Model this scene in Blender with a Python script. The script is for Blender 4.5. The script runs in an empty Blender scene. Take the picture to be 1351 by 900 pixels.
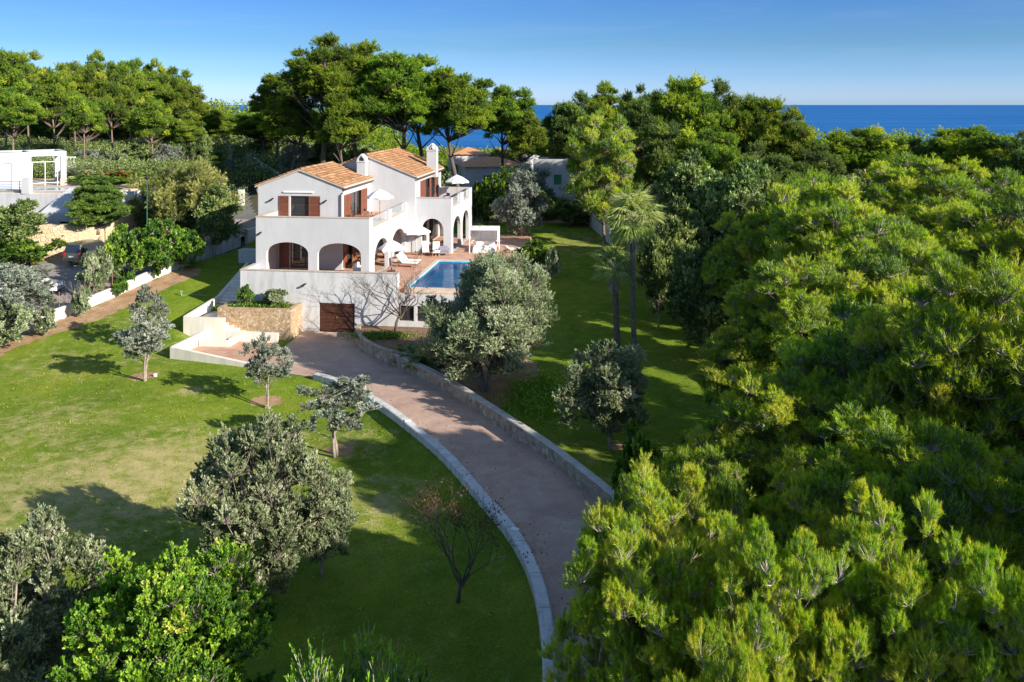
import bpy, math, random
import numpy as np
from mathutils import Vector, Matrix
from mathutils.geometry import tessellate_polygon
R = math.radians
random.seed(7)
scene = bpy.context.scene
col = scene.collection
F, HC, CX, YH = 1130.0, 16.6, 675.5, 138.0
ANG = R(7.2)
ca, sa = math.cos(ANG), math.sin(ANG)
OX, OY = -20.043, 63.177

def W(u, v, z=0.0):
    return (OX + u*ca + v*sa, OY - u*sa + v*ca, z)
def PZ(px, py, z=0.0):
    Y = F*(HC-z)/(py-YH)
    return ((px-CX)*Y/F, Y)
def XY(px, Y):
    return (px-CX)*Y/F
def ZT(py, Y):
    return HC-(py-YH)*Y/F

# ------------------------------------------------------------------ tags
def tag(o, label=None, cat=None, group=None, kind=None):
    if label: o['label'] = label
    if cat: o['category'] = cat
    if group: o['group'] = group
    if kind: o['kind'] = kind
    return o
def empty(name, loc=(0, 0, 0), rz=0.0, label=None, cat=None, group=None):
    o = bpy.data.objects.new(name, None)
    col.objects.link(o)
    o.location = loc
    o.rotation_euler = (0, 0, rz)
    o.empty_display_size = .3
    return tag(o, label, cat, group)
def copy_tree(o, loc, rz, label, scale=None, group=None):
    def rec(s, p):
        c = s.copy()
        col.objects.link(c)
        c.parent = p
        for ch in list(s.children):
            rec(ch, c)
        return c
    c = rec(o, None)
    c.location = loc
    c.rotation_euler = (0, 0, rz)
    if scale: c.scale = scale
    c['label'] = label
    if group: c['group'] = group
    return c

# ------------------------------------------------------------------ materials
def new_mat(name):
    m = bpy.data.materials.new(name)
    m.use_nodes = True
    nt = m.node_tree
    b = nt.nodes['Principled BSDF']
    return m, nt, b
def N(nt, t, **kw):
    n = nt.nodes.new(t)
    for k, v in kw.items():
        setattr(n, k, v)
    return n
def ramp(nt, stops, src=None):
    r = N(nt, 'ShaderNodeValToRGB')
    el = r.color_ramp.elements
    while len(el) < len(stops): el.new(.5)
    for e, (p, c) in zip(el, stops):
        e.position = p
        e.color = (*c, 1)
    if src is not None: nt.links.new(src, r.inputs[0])
    return r
def noise(nt, scale, detail=4, rough=.6, dist=0.0, coord=None, obj=False):
    n = N(nt, 'ShaderNodeTexNoise')
    n.inputs['Scale'].default_value = scale
    n.inputs['Detail'].default_value = detail
    n.inputs['Roughness'].default_value = rough
    n.inputs['Distortion'].default_value = dist
    if coord is None:
        if obj:
            coord = N(nt, 'ShaderNodeTexCoord').outputs['Object']
        else:
            coord = N(nt, 'ShaderNodeNewGeometry').outputs['Position']
    nt.links.new(coord, n.inputs['Vector'])
    return n
def bump(nt, b, h, strength=.3, dist=.05):
    bp = N(nt, 'ShaderNodeBump')
    bp.inputs['Strength'].default_value = strength
    bp.inputs['Distance'].default_value = dist
    nt.links.new(h, bp.inputs['Height'])
    nt.links.new(bp.outputs[0], b.inputs['Normal'])
def mixc(nt, fac, a, b_):
    m = N(nt, 'ShaderNodeMix', data_type='RGBA')
    for sock, val in ((m.inputs[0], fac), (m.inputs[6], a), (m.inputs[7], b_)):
        if isinstance(val, (int, float)): sock.default_value = val
        elif isinstance(val, tuple): sock.default_value = (*val, 1)
        else: nt.links.new(val, sock)
    return m.outputs[2]
def flat(name, c, rough=.6, metal=0.0, var=0.0, vs=3.0, spec=.5):
    m, nt, b = new_mat(name)
    b.inputs['Roughness'].default_value = rough
    b.inputs['Metallic'].default_value = metal
    b.inputs['Specular IOR Level'].default_value = spec
    if var:
        n = noise(nt, vs, 5, .6)
        d = tuple(max(0, x*(1-var)) for x in c)
        l = tuple(min(1, x*(1+var)) for x in c)
        r = ramp(nt, [(.3, d), (.7, l)], n.outputs[0])
        nt.links.new(r.outputs[0], b.inputs['Base Color'])
        bump(nt, b, n.outputs[0], .15, .02)
    else:
        b.inputs['Base Color'].default_value = (*c, 1)
    return m
def render_wall(name, c, stain=.12):
    m, nt, b = new_mat(name)
    b.inputs['Roughness'].default_value = .85
    geo = N(nt, 'ShaderNodeNewGeometry')
    mp = N(nt, 'ShaderNodeMapping'); mp.inputs['Scale'].default_value = (1.3, 1.3, .25)
    nt.links.new(geo.outputs['Position'], mp.inputs[0])
    n1 = noise(nt, 1.6, 6, .65, .3, mp.outputs[0])
    n2 = noise(nt, .5, 3, .5)
    n3 = noise(nt, 14, 4, .6)
    d = tuple(x*(1-stain) for x in c)
    r1 = ramp(nt, [(.33, d), (.55, c)], n1.outputs[0])
    r2 = ramp(nt, [(.3, (.93, .93, .92)), (.6, (1, 1, 1))], n2.outputs[0])
    mm = N(nt, 'ShaderNodeMix', data_type='RGBA', blend_type='MULTIPLY'); mm.inputs[0].default_value = 1
    nt.links.new(r1.outputs[0], mm.inputs[6]); nt.links.new(r2.outputs[0], mm.inputs[7])
    nt.links.new(mm.outputs[2], b.inputs['Base Color'])
    bump(nt, b, n3.outputs[0], .25, .02)
    return m
def stone_wall(name, cols, scale=4.0, mortar=(.5, .46, .4)):
    m, nt, b = new_mat(name)
    b.inputs['Roughness'].default_value = .9
    tc = N(nt, 'ShaderNodeNewGeometry').outputs['Position']
    nn = noise(nt, 3, 3, .5)
    add = N(nt, 'ShaderNodeMix', data_type='RGBA', blend_type='ADD'); add.inputs[0].default_value = .12
    nt.links.new(tc, add.inputs[6]); nt.links.new(nn.outputs[1], add.inputs[7])
    v = N(nt, 'ShaderNodeTexVoronoi'); v.inputs['Scale'].default_value = scale
    e = N(nt, 'ShaderNodeTexVoronoi', feature='DISTANCE_TO_EDGE'); e.inputs['Scale'].default_value = scale
    nt.links.new(add.outputs[2], v.inputs['Vector']); nt.links.new(add.outputs[2], e.inputs['Vector'])
    sep = N(nt, 'ShaderNodeSeparateColor'); nt.links.new(v.outputs['Color'], sep.inputs[0])
    k = len(cols)
    r = ramp(nt, [(i/(k-1), c) for i, c in enumerate(cols)], sep.outputs[0])
    er = ramp(nt, [(.02, (0, 0, 0)), (.09, (1, 1, 1))], e.outputs['Distance'])
    nt.links.new(mixc(nt, er.outputs[0], mortar, r.outputs[0]), b.inputs['Base Color'])
    bump(nt, b, er.outputs[0], .7, .05)
    return m
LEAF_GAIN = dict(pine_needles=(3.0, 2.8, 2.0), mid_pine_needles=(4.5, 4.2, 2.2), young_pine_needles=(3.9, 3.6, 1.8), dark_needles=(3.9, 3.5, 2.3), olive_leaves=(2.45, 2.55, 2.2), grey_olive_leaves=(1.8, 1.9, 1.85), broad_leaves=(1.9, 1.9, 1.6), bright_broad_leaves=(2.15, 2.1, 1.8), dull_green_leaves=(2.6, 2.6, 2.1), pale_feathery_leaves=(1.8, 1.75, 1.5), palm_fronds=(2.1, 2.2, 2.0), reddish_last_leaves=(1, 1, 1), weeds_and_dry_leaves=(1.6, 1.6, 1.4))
def leaf_mat(name, stops, trans=.35, rough=.5, spec=.3, objvar=.12):
    """foliage: colour from the per-leaf 'tint' attribute and a little per-tree variation"""
    m, nt, b = new_mat(name)
    at = N(nt, 'ShaderNodeAttribute', attribute_name='tint')
    stops = [(p, tuple(min(.62, x*g) for x, g in zip(c, LEAF_GAIN[name]))) for p, c in stops]
    r = ramp(nt, stops, at.outputs['Fac'])
    oi = N(nt, 'ShaderNodeObjectInfo')
    hs = N(nt, 'ShaderNodeHueSaturation')
    mr = N(nt, 'ShaderNodeMapRange'); mr.inputs[3].default_value = 1-objvar; mr.inputs[4].default_value = 1+objvar
    nt.links.new(oi.outputs['Random'], mr.inputs[0])
    nt.links.new(mr.outputs[0], hs.inputs['Value'])
    mr2 = N(nt, 'ShaderNodeMapRange'); mr2.inputs[3].default_value = .487; mr2.inputs[4].default_value = .51
    nt.links.new(oi.outputs['Random'], mr2.inputs[0]); nt.links.new(mr2.outputs[0], hs.inputs['Hue'])
    nt.links.new(r.outputs[0], hs.inputs['Color'])
    nt.links.new(hs.outputs[0], b.inputs['Base Color'])
    b.inputs['Roughness'].default_value = rough
    b.inputs['Specular IOR Level'].default_value = spec
    tr = N(nt, 'ShaderNodeBsdfTranslucent')
    hs2 = N(nt, 'ShaderNodeHueSaturation'); hs2.inputs['Saturation'].default_value = 1.1; hs2.inputs['Value'].default_value = 1.25
    nt.links.new(hs.outputs[0], hs2.inputs['Color']); nt.links.new(hs2.outputs[0], tr.inputs[0])
    mx = N(nt, 'ShaderNodeMixShader'); mx.inputs[0].default_value = trans
    nt.links.new(b.outputs[0], mx.inputs[1]); nt.links.new(tr.outputs[0], mx.inputs[2])
    nt.links.new(mx.outputs[0], nt.nodes['Material Output'].inputs[0])
    return m

M = {}
M['white'] = render_wall('white_render', (.545, .545, .55), .07)
M['white_low'] = render_wall('white_render_weathered', (.62, .615, .61), .22)
M['cream'] = render_wall('cream_render', (.80, .74, .63), .15)
M['kerbwhite'] = render_wall('white_painted_kerb', (.68, .67, .655), .3)
M['wallcap'] = render_wall('pale_wall_cap', (.56, .52, .46), .3)
M['coping'] = flat('stone_coping', (.52, .42, .33), .8, var=.2, vs=4)
M['inner'] = render_wall('pink_white_render', (.74, .66, .60), .08)
M['ceil'] = flat('ceiling_white', (.7, .68, .65), .9)
M['stone'] = stone_wall('tan_rubble_stone', [(.30, .19, .10), (.52, .36, .20), (.42, .29, .17), (.64, .50, .33), (.36, .22, .12)], 6.0, (.46, .34, .21))
M['stone_grey'] = stone_wall('grey_rubble_stone', [(.26, .19, .13), (.50, .40, .28), (.38, .28, .19), (.62, .52, .38)], 3.6, (.40, .34, .26))
M['rock'] = stone_wall('ochre_stone_blocks', [(.55, .40, .22), (.66, .52, .32), (.60, .42, .22), (.72, .6, .42)], 2.8, (.5, .4, .28))
M['wood'] = flat('red_brown_wood', (.20, .068, .037), .55, var=.35, vs=9)
M['wood_dark'] = flat('dark_wood_frame', (.07, .028, .018), .5, var=.3, vs=9)
M['garage'] = flat('garage_wood', (.085, .030, .017), .5, var=.25, vs=6)
M['teak'] = flat('teak_wood', (.36, .17, .08), .6, var=.25, vs=8)
M['metal'] = flat('dark_metal', (.05, .05, .055), .4, .6)
M['gutter'] = flat('gutter_metal', (.10, .085, .08), .5, .4)
M['brass'] = flat('brass', (.8, .6, .25), .35, .9)
M['fabric'] = flat('white_fabric', (.80, .80, .80), .9, var=.05, vs=3)
M['fabric_grey'] = flat('grey_fabric', (.26, .26, .32), .9, var=.1)
M['canvas'] = flat('parasol_canvas', (.80, .80, .84), .85)
M['plaster'] = flat('white_paint', (.8, .8, .8), .5)
M['shutter_grey'] = flat('pale_grey_shutter', (.42, .43, .45), .6)
M['green'] = flat('green_shutter_paint', (.02, .20, .08), .5)
M['curtain'] = flat('pale_curtain', (.55, .50, .46), .9, var=.2, vs=5)
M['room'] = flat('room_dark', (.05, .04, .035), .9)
m, nt, b = new_mat('window_glass')
b.inputs['Base Color'].default_value = (.03, .035, .04, 1); b.inputs['Roughness'].default_value = .04
b.inputs['Specular IOR Level'].default_value = 1.0
M['glass'] = m
m, nt, b = new_mat('balustrade_glass')
b.inputs['Base Color'].default_value = (.75, .85, .85, 1); b.inputs['Roughness'].default_value = .03
b.inputs['Alpha'].default_value = .22; b.inputs['Specular IOR Level'].default_value = .9
M['clear'] = m
# terracotta floor tiles
m, nt, b = new_mat('terracotta_paving')
tc = N(nt, 'ShaderNodeNewGeometry').outputs['Position']
br = N(nt, 'ShaderNodeTexBrick', offset=.5)
br.inputs['Scale'].default_value = 1.0; br.inputs['Brick Width'].default_value = .6; br.inputs['Row Height'].default_value = .6
br.inputs['Mortar Size'].default_value = .02
br.inputs['Color1'].default_value = (.46, .22, .13, 1); br.inputs['Color2'].default_value = (.58, .33, .22, 1); br.inputs['Mortar'].default_value = (.48, .36, .28, 1)
mp = N(nt, 'ShaderNodeMapping'); mp.inputs['Rotation'].default_value = (0, 0, ANG)
nt.links.new(tc, mp.inputs[0]); nt.links.new(mp.outputs[0], br.inputs['Vector'])
nn = noise(nt, .7, 5, .6)
nt.links.new(mixc(nt, ramp(nt, [(.35, (0, 0, 0)), (.7, (.55, .55, .55))], nn.outputs[0]).outputs[0], br.outputs[0], (.60, .40, .29)), b.inputs['Base Color'])
b.inputs['Roughness'].default_value = .7
M['tile'] = m
# driveway: imprinted pinkish concrete
m, nt, b = new_mat('imprinted_drive')
tc = N(nt, 'ShaderNodeNewGeometry').outputs['Position']
nw = noise(nt, .9, 3, .5)
ad = N(nt, 'ShaderNodeMix', data_type='RGBA', blend_type='ADD'); ad.inputs[0].default_value = .35
nt.links.new(tc, ad.inputs[6]); nt.links.new(nw.outputs[1], ad.inputs[7])
vv = N(nt, 'ShaderNodeTexVoronoi', feature='DISTANCE_TO_EDGE'); vv.inputs['Scale'].default_value = 2.1
vc = N(nt, 'ShaderNodeTexVoronoi'); vc.inputs['Scale'].default_value = 2.1
nt.links.new(ad.outputs[2], vv.inputs['Vector']); nt.links.new(ad.outputs[2], vc.inputs['Vector'])
n1 = noise(nt, .35, 6, .65, .5); n2 = noise(nt, 9, 5, .65)
r1 = ramp(nt, [(.3, (.37, .225, .165)), (.5, (.49, .32, .235)), (.72, (.62, .45, .34))], n1.outputs[0])
sp = N(nt, 'ShaderNodeSeparateColor'); nt.links.new(vc.outputs['Color'], sp.inputs[0])
c1 = mixc(nt, .22, r1.outputs[0], ramp(nt, [(0, (.40, .26, .21)), (1, (.66, .53, .43))], sp.outputs[0]).outputs[0])
c2 = mixc(nt, ramp(nt, [(.0, (.4, .4, .4)), (.035, (0, 0, 0))], vv.outputs['Distance']).outputs[0], c1, (.28, .20, .165))
c3 = mixc(nt, ramp(nt, [(.42, (0, 0, 0)), (.75, (.5, .5, .5))], n2.outputs[0]).outputs[0], c2, (.37, .28, .23))
nt.links.new(c3, b.inputs['Base Color'])
b.inputs['Roughness'].default_value = .75
bump(nt, b, n2.outputs[0], .4, .02)
M['drive'] = m
# asphalt / parking
m, nt, b = new_mat('pale_lane'); n1 = noise(nt, .6, 6, .7)
nt.links.new(ramp(nt, [(.3, (.22, .19, .17)), (.7, (.36, .31, .27))], n1.outputs[0]).outputs[0], b.inputs['Base Color']); b.inputs['Roughness'].default_value = .9
M['lane'] = m
m, nt, b = new_mat('road_asphalt'); n1 = noise(nt, .6, 6, .7)
nt.links.new(ramp(nt, [(.3, (.10, .095, .095)), (.7, (.17, .16, .155))], n1.outputs[0]).outputs[0], b.inputs['Base Color']); b.inputs['Roughness'].default_value = .9
M['asphalt'] = m
# lawn
m, nt, b = new_mat('lawn_grass')
at = N(nt, 'ShaderNodeAttribute', attribute_name='soil')
n1 = noise(nt, .16, 5, .6, .4); n2 = noise(nt, 1.3, 6, .7); n3 = noise(nt, 14, 4, .7); n4 = noise(nt, 1.1, 9, .78, .3)
g1 = ramp(nt, [(.34, (.095, .185, .012)), (.5, (.185, .275, .020)), (.66, (.330, .350, .045))], n1.outputs[0])
g2 = ramp(nt, [(.3, (.085, .165, .010)), (.7, (.320, .380, .050))], n2.outputs[0])
gm = mixc(nt, .45, g1.outputs[0], g2.outputs[0])
gd = ramp(nt, [(.32, (.45, .5, .45)), (.68, (1.35, 1.35, 1.2))], n3.outputs[0])
mu = N(nt, 'ShaderNodeMix', data_type='RGBA', blend_type='MULTIPLY'); mu.inputs[0].default_value = .8
nt.links.new(gm, mu.inputs[6]); nt.links.new(gd.outputs[0], mu.inputs[7])
dry = N(nt, 'ShaderNodeAttribute', attribute_name='dry')
def thr(attr, nz, k=.9):
    a = N(nt, 'ShaderNodeMath', operation='MULTIPLY_ADD'); a.inputs[1].default_value = k; a.inputs[2].default_value = -.5*k
    nt.links.new(nz, a.inputs[0])
    s = N(nt, 'ShaderNodeMath', operation='ADD'); nt.links.new(attr, s.inputs[0]); nt.links.new(a.outputs[0], s.inputs[1])
    return s.outputs[0]
dr = ramp(nt, [(.22, (0, 0, 0)), (.75, (.9, .9, .9))], thr(dry.outputs['Fac'], n4.outputs[0], 2.6))
c1 = mixc(nt, dr.outputs[0], mu.outputs[2], ramp(nt, [(.3, (.36, .33, .11)), (.7, (.62, .50, .24))], n2.outputs[0]).outputs[0])
sr = ramp(nt, [(.42, (0, 0, 0)), (.58, (1, 1, 1))], thr(at.outputs['Fac'], n2.outputs[0], 1.5))
soilc = ramp(nt, [(.3, (.32, .19, .10)), (.55, (.48, .31, .18)), (.75, (.58, .42, .27))], n2.outputs[0])
nt.links.new(mixc(nt, sr.outputs[0], c1, soilc.outputs[0]), b.inputs['Base Color'])
b.inputs['Roughness'].default_value = 1; b.inputs['Specular IOR Level'].default_value = .1
bump(nt, b, n3.outputs[0], .9, .12)
M['lawn'] = m
m, nt, b = new_mat('forest_floor')
n1 = noise(nt, .3, 6, .7); n2 = noise(nt, 2.5, 6, .7)
nt.links.new(mixc(nt, n2.outputs[0], ramp(nt, [(.35, (.035, .05, .015)), (.65, (.12, .09, .05))], n1.outputs[0]).outputs[0], (.06, .06, .025)), b.inputs['Base Color'])
b.inputs['Roughness'].default_value = 1; bump(nt, b, n2.outputs[0], .8, .3)
M['floor'] = m
M['soil'] = flat('garden_soil', (.20, .115, .065), 1, var=.4, vs=2.5)
M['soil_pale'] = flat('pale_garden_soil', (.42, .28, .17), 1, var=.25, vs=2.5)
# sea
m, nt, b = new_mat('sea_water')
n1 = noise(nt, .02, 6, .6); mps = N(nt, 'ShaderNodeMapping'); mps.inputs['Scale'].default_value = (.12, 1, 1); nt.links.new(N(nt, 'ShaderNodeNewGeometry').outputs['Position'], mps.inputs[0]); n2 = noise(nt, .006, 8, .7, .4, mps.outputs[0])
nt.links.new(ramp(nt, [(.3, (.010, .100, .30)), (.5, (.018, .135, .37)), (.7, (.04, .185, .45))], n2.outputs[0]).outputs[0], b.inputs['Base Color'])
b.inputs['Roughness'].default_value = .6; b.inputs['Specular IOR Level'].default_value = .08
bump(nt, b, n1.outputs[0], .5, 3)
M['sea'] = m
m, nt, b = new_mat('pool_water')
tr = N(nt, 'ShaderNodeBsdfTransparent'); tr.inputs[0].default_value = (.86, .97, .99, 1)
gl = N(nt, 'ShaderNodeBsdfGlossy'); gl.inputs['Roughness'].default_value = .04
fr = N(nt, 'ShaderNodeFresnel'); fr.inputs[0].default_value = 1.13
n1 = noise(nt, 3.0, 3, .6); bp = N(nt, 'ShaderNodeBump'); bp.inputs['Strength'].default_value = .25; bp.inputs['Distance'].default_value = .05
nt.links.new(n1.outputs[0], bp.inputs['Height']); nt.links.new(bp.outputs[0], gl.inputs['Normal']); nt.links.new(bp.outputs[0], fr.inputs['Normal'])
mx = N(nt, 'ShaderNodeMixShader'); nt.links.new(fr.outputs[0], mx.inputs[0]); nt.links.new(tr.outputs[0], mx.inputs[1]); nt.links.new(gl.outputs[0], mx.inputs[2])
nt.links.new(mx.outputs[0], nt.nodes['Material Output'].inputs[0])
M['pool'] = m
m, nt, b = new_mat('pool_mosaic')
n1 = noise(nt, .8, 4, .6, 1)
nt.links.new(ramp(nt, [(.35, (.04, .50, .85)), (.65, (.16, .74, .97))], n1.outputs[0]).outputs[0], b.inputs['Base Color']); b.inputs['Roughness'].default_value = .5
M['mosaic'] = m
# roof tiles
m, nt, b = new_mat('roof_tiles')
at = N(nt, 'ShaderNodeAttribute', attribute_name='tint'); n1 = noise(nt, 5, 5, .7)
rr = ramp(nt, [(0, (.22, .10, .05)), (.3, (.38, .17, .07)), (.6, (.54, .27, .12)), (.85, (.62, .40, .21)), (1, (.36, .27, .17))], at.outputs['Fac'])
nt.links.new(mixc(nt, ramp(nt, [(.5, (0, 0, 0)), (.75, (.6, .6, .6))], n1.outputs[0]).outputs[0], rr.outputs[0], (.30, .18, .09)), b.inputs['Base Color'])
b.inputs['Roughness'].default_value = .9
M['roof'] = m
M['orange'] = flat('orange_roof', (.55, .27, .13), .9, var=.3, vs=3)
M['bark_pine'] = flat('pine_bark', (.20, .145, .11), .95, var=.45, vs=5)
M['bark_pale'] = flat('pale_twig_bark', (.50, .43, .37), .95, var=.3, vs=6)
M['bark_olive'] = flat('olive_bark', (.30, .25, .20), .95, var=.4, vs=6)
M['bark_dark'] = flat('dark_bark', (.115, .085, .07), .95, var=.3, vs=6)
M['weed'] = leaf_mat('weeds_and_dry_leaves', [(0, (.05, .10, .012)), (.5, (.12, .20, .02)), (.8, (.25, .30, .05)), (1, (.45, .36, .16))])
M['last'] = leaf_mat('reddish_last_leaves', [(0, (.06, .07, .015)), (1, (.16, .07, .03))])
M['bark_palm'] = flat('palm_bark', (.16, .13, .11), .95, var=.5, vs=7)
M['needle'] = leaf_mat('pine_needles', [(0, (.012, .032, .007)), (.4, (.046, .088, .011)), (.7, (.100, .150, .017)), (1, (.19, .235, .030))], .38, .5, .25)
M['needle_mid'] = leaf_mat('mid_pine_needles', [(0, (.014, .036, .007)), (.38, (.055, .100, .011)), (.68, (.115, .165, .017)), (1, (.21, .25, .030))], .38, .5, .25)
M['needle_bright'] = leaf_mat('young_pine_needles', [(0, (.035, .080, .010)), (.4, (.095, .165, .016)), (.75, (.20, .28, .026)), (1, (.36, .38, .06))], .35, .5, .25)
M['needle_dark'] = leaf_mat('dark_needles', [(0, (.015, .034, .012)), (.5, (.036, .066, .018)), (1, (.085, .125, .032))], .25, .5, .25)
M['olive'] = leaf_mat('olive_leaves', [(0, (.045, .062, .030)), (.45, (.115, .135, .078)), (.8, (.21, .225, .145)), (1, (.33, .33, .22))], .22, .45, .4, .1)
M['olive_grey'] = leaf_mat('grey_olive_leaves', [(0, (.065, .078, .055)), (.45, (.155, .17, .13)), (.8, (.27, .28, .23)), (1, (.38, .37, .28))], .22, .45, .4, .1)
M['broad'] = leaf_mat('broad_leaves', [(0, (.018, .050, .010)), (.45, (.050, .105, .016)), (.8, (.12, .19, .022)), (1, (.27, .33, .05))], .3, .4, .45)
M['broad_bright'] = leaf_mat('bright_broad_leaves', [(0, (.030, .080, .010)), (.45, (.085, .17, .018)), (.8, (.20, .30, .03)), (1, (.38, .44, .07))], .35, .4, .45)
M['carob'] = leaf_mat('dull_green_leaves', [(0, (.022, .042, .014)), (.45, (.062, .092, .030)), (.8, (.13, .165, .06)), (1, (.26, .27, .13))], .25, .45, .45)
M['palm'] = leaf_mat('palm_fronds', [(0, (.045, .075, .018)), (.5, (.12, .165, .04)), (1, (.30, .30, .12))], .3, .4, .5)
M['bushy'] = leaf_mat('pale_feathery_leaves', [(0, (.06, .085, .022)), (.45, (.14, .165, .045)), (.8, (.24, .25, .08)), (1, (.38, .35, .17))], .3, .5, .3)
M['bloom'] = flat('red_blossom', (.42, .035, .03), .7)

# ------------------------------------------------------------------ mesh builder
class MB:
    def __init__(s):
        s.v = []; s.f = []; s.mi = []
    def face(s, pts, mi=0):
        n = len(s.v); s.v += [tuple(p) for p in pts]; s.f.append(tuple(range(n, n+len(pts)))); s.mi.append(mi)
    def box(s, x0, x1, y0, y1, z0, z1, mi=0):
        n = len(s.v)
        s.v += [(x0, y0, z0), (x1, y0, z0), (x1, y1, z0), (x0, y1, z0), (x0, y0, z1), (x1, y0, z1), (x1, y1, z1), (x0, y1, z1)]
        for f in ((0, 3, 2, 1), (4, 5, 6, 7), (0, 1, 5, 4), (1, 2, 6, 5), (2, 3, 7, 6), (3, 0, 4, 7)):
            s.f.append(tuple(n+i for i in f)); s.mi.append(mi)
        return s
    def tube(s, pts, rad, n=8, mi=0, cap=True):
        pts = [Vector(p) for p in pts]; m = len(pts)
        if not hasattr(rad, '__len__'): rad = [rad]*m
        base = len(s.v)
        ref = Vector((.3, .2, 1)).normalized()
        for i, p in enumerate(pts):
            t = (pts[min(i+1, m-1)]-pts[max(i-1, 0)])
            t = t.normalized() if t.length > 1e-9 else Vector((0, 0, 1))
            if abs(t.dot(ref)) > .97: a = t.cross(Vector((1, 0, 0))).normalized()
            else: a = t.cross(ref).normalized()
            c = t.cross(a)
            for k in range(n):
                q = 2*math.pi*k/n
                s.v.append(tuple(p+(a*math.cos(q)+c*math.sin(q))*rad[i]))
        for i in range(m-1):
            for k in range(n):
                a0 = base+i*n+k; a1 = base+i*n+(k+1) % n
                s.f.append((a0, a1, a1+n, a0+n)); s.mi.append(mi)
        if cap:
            s.f.append(tuple(base+k for k in range(n))[::-1]); s.mi.append(mi)
            s.f.append(tuple(base+(m-1)*n+k for k in range(n))); s.mi.append(mi)
        return s
    def prism(s, poly, z0, z1, mi=0, mt=None):
        n = len(s.v); k = len(poly)
        zz = (lambda p: p[2] if len(p) > 2 else z1)
        s.v += [(p[0], p[1], z0) for p in poly]+[(p[0], p[1], zz(p)) for p in poly]
        for i in range(k):
            j = (i+1) % k
            s.f.append((n+i, n+j, n+k+j, n+k+i)); s.mi.append(mi)
        tri = tessellate_polygon([[Vector((p[0], p[1], 0)) for p in poly]])
        for t in tri:
            s.f.append(tuple(n+k+i for i in t)); s.mi.append(mi if mt is None else mt)
            s.f.append(tuple(n+i for i in t)[::-1]); s.mi.append(mi)
        return s
    def wall(s, outer, holes, axis, pos, th, mi=0):
        """slab: outer loop and holes in (a, z); axis 'u': spans along u at v in [pos,pos+th]; 'v': spans along v at u in [pos,pos+th]"""
        def P(a, z, d):
            return (a, pos+d, z) if axis == 'u' else (pos+d, a, z)
        loops = [outer]+list(holes)
        tri = tessellate_polygon([[Vector((a, z, 0)) for a, z in lp] for lp in loops])
        allp = [p for lp in loops for p in lp]
        n = len(s.v); k = len(allp)
        s.v += [P(a, z, 0) for a, z in allp]+[P(a, z, th) for a, z in allp]
        for t in tri:
            s.f.append(tuple(n+i for i in t)); s.mi.append(mi)
            s.f.append(tuple(n+k+i for i in t)[::-1]); s.mi.append(mi)
        off = 0
        for lp in loops:
            m_ = len(lp)
            for i in range(m_):
                j = (i+1) % m_
                s.f.append((n+off+i, n+off+j, n+k+off+j, n+k+off+i)); s.mi.append(mi)
            off += m_
        return s
    def build(s, name, mats, parent=None, smooth=False, loc=None, rz=None, bevel=0, recalc=True):
        me = bpy.data.meshes.new(name)
        me.from_pydata(s.v, [], s.f)
        if not isinstance(mats, (list, tuple)): mats = [mats]
        for m_ in mats: me.materials.append(m_)
        me.polygons.foreach_set('material_index', s.mi)
        if smooth: me.polygons.foreach_set('use_smooth', [True]*len(s.f))
        me.update()
        if recalc:
            import bmesh
            bm = bmesh.new(); bm.from_mesh(me)
            bmesh.ops.recalc_face_normals(bm, faces=bm.faces); bm.to_mesh(me); bm.free()
        o = bpy.data.objects.new(name, me)
        col.objects.link(o)
        if parent: o.parent = parent
        if loc: o.location = loc
        if rz is not None: o.rotation_euler = (0, 0, rz)
        if bevel:
            bv = o.modifiers.new('bevel', 'BEVEL'); bv.width = bevel; bv.segments = 2; bv.limit_method = 'ANGLE'
        return o

def rect(a0, a1, z0, z1): return [(a0, z0), (a1, z0), (a1, z1), (a0, z1)]
def arch(a0, a1, z0, zs, zt, n=14):
    """opening with flat sides up to zs and an elliptical head up to zt"""
    c = (a0+a1)/2; r = (a1-a0)/2
    pts = [(a0, z0), (a1, z0)]
    for i in range(n+1):
        t = math.pi*i/n
        pts.append((c+r*math.cos(t), zs+(zt-zs)*math.sin(t)))
    return pts

# ------------------------------------------------------------------ terrain
def sm(x, a, b):
    t = np.clip((np.asarray(x, float)-a)/(b-a), 0, 1)
    return t*t*(3-2*t)
LEFT = [PZ(*p) for p in ((419, 499), (450, 507), (500, 532), (560, 577), (600, 612), (650, 671), (680, 706), (702, 742), (718, 782), (728, 832), (734, 900), (732, 1080))]
LEFT += [(LEFT[-1][0]-.4, 12.0), (LEFT[-1][0]-1.5, 4.0), (LEFT[-1][0]-3.5, -20.0)]
def offset(poly, d):
    out = []
    for i, p in enumerate(poly):
        a = poly[max(i-1, 0)]; c = poly[min(i+1, len(poly)-1)]
        dx, dy = c[0]-a[0], c[1]-a[1]; L = math.hypot(dx, dy)
        out.append((p[0]-dy/L*d, p[1]+dx/L*d))
    return out
def smooth_line(pts, it=2):
    for _ in range(it):
        q = [pts[0]]
        for a, c in zip(pts[:-1], pts[1:]):
            q += [tuple(a[i]*.75+c[i]*.25 for i in range(len(a))), tuple(a[i]*.25+c[i]*.75 for i in range(len(a)))]
        q.append(pts[-1]); pts = q
    return pts
LEFT = smooth_line(LEFT, 2)
RIGHT = [PZ(*p) for p in ((489, 470), (520, 482), (560, 501), (600, 524), (640, 551), (680, 578), (720, 605), (760, 637), (790, 662))]
n_ = len(LEFT)
tail = offset(LEFT, 4.5)
RIGHT += [p for p in tail if p[1] < RIGHT[-1][1]-2.2]
RIGHT = smooth_line(RIGHT, 2)
CEN = np.array([( (a[0]) , a[1]) for a in offset(LEFT, 2.2)])
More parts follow.
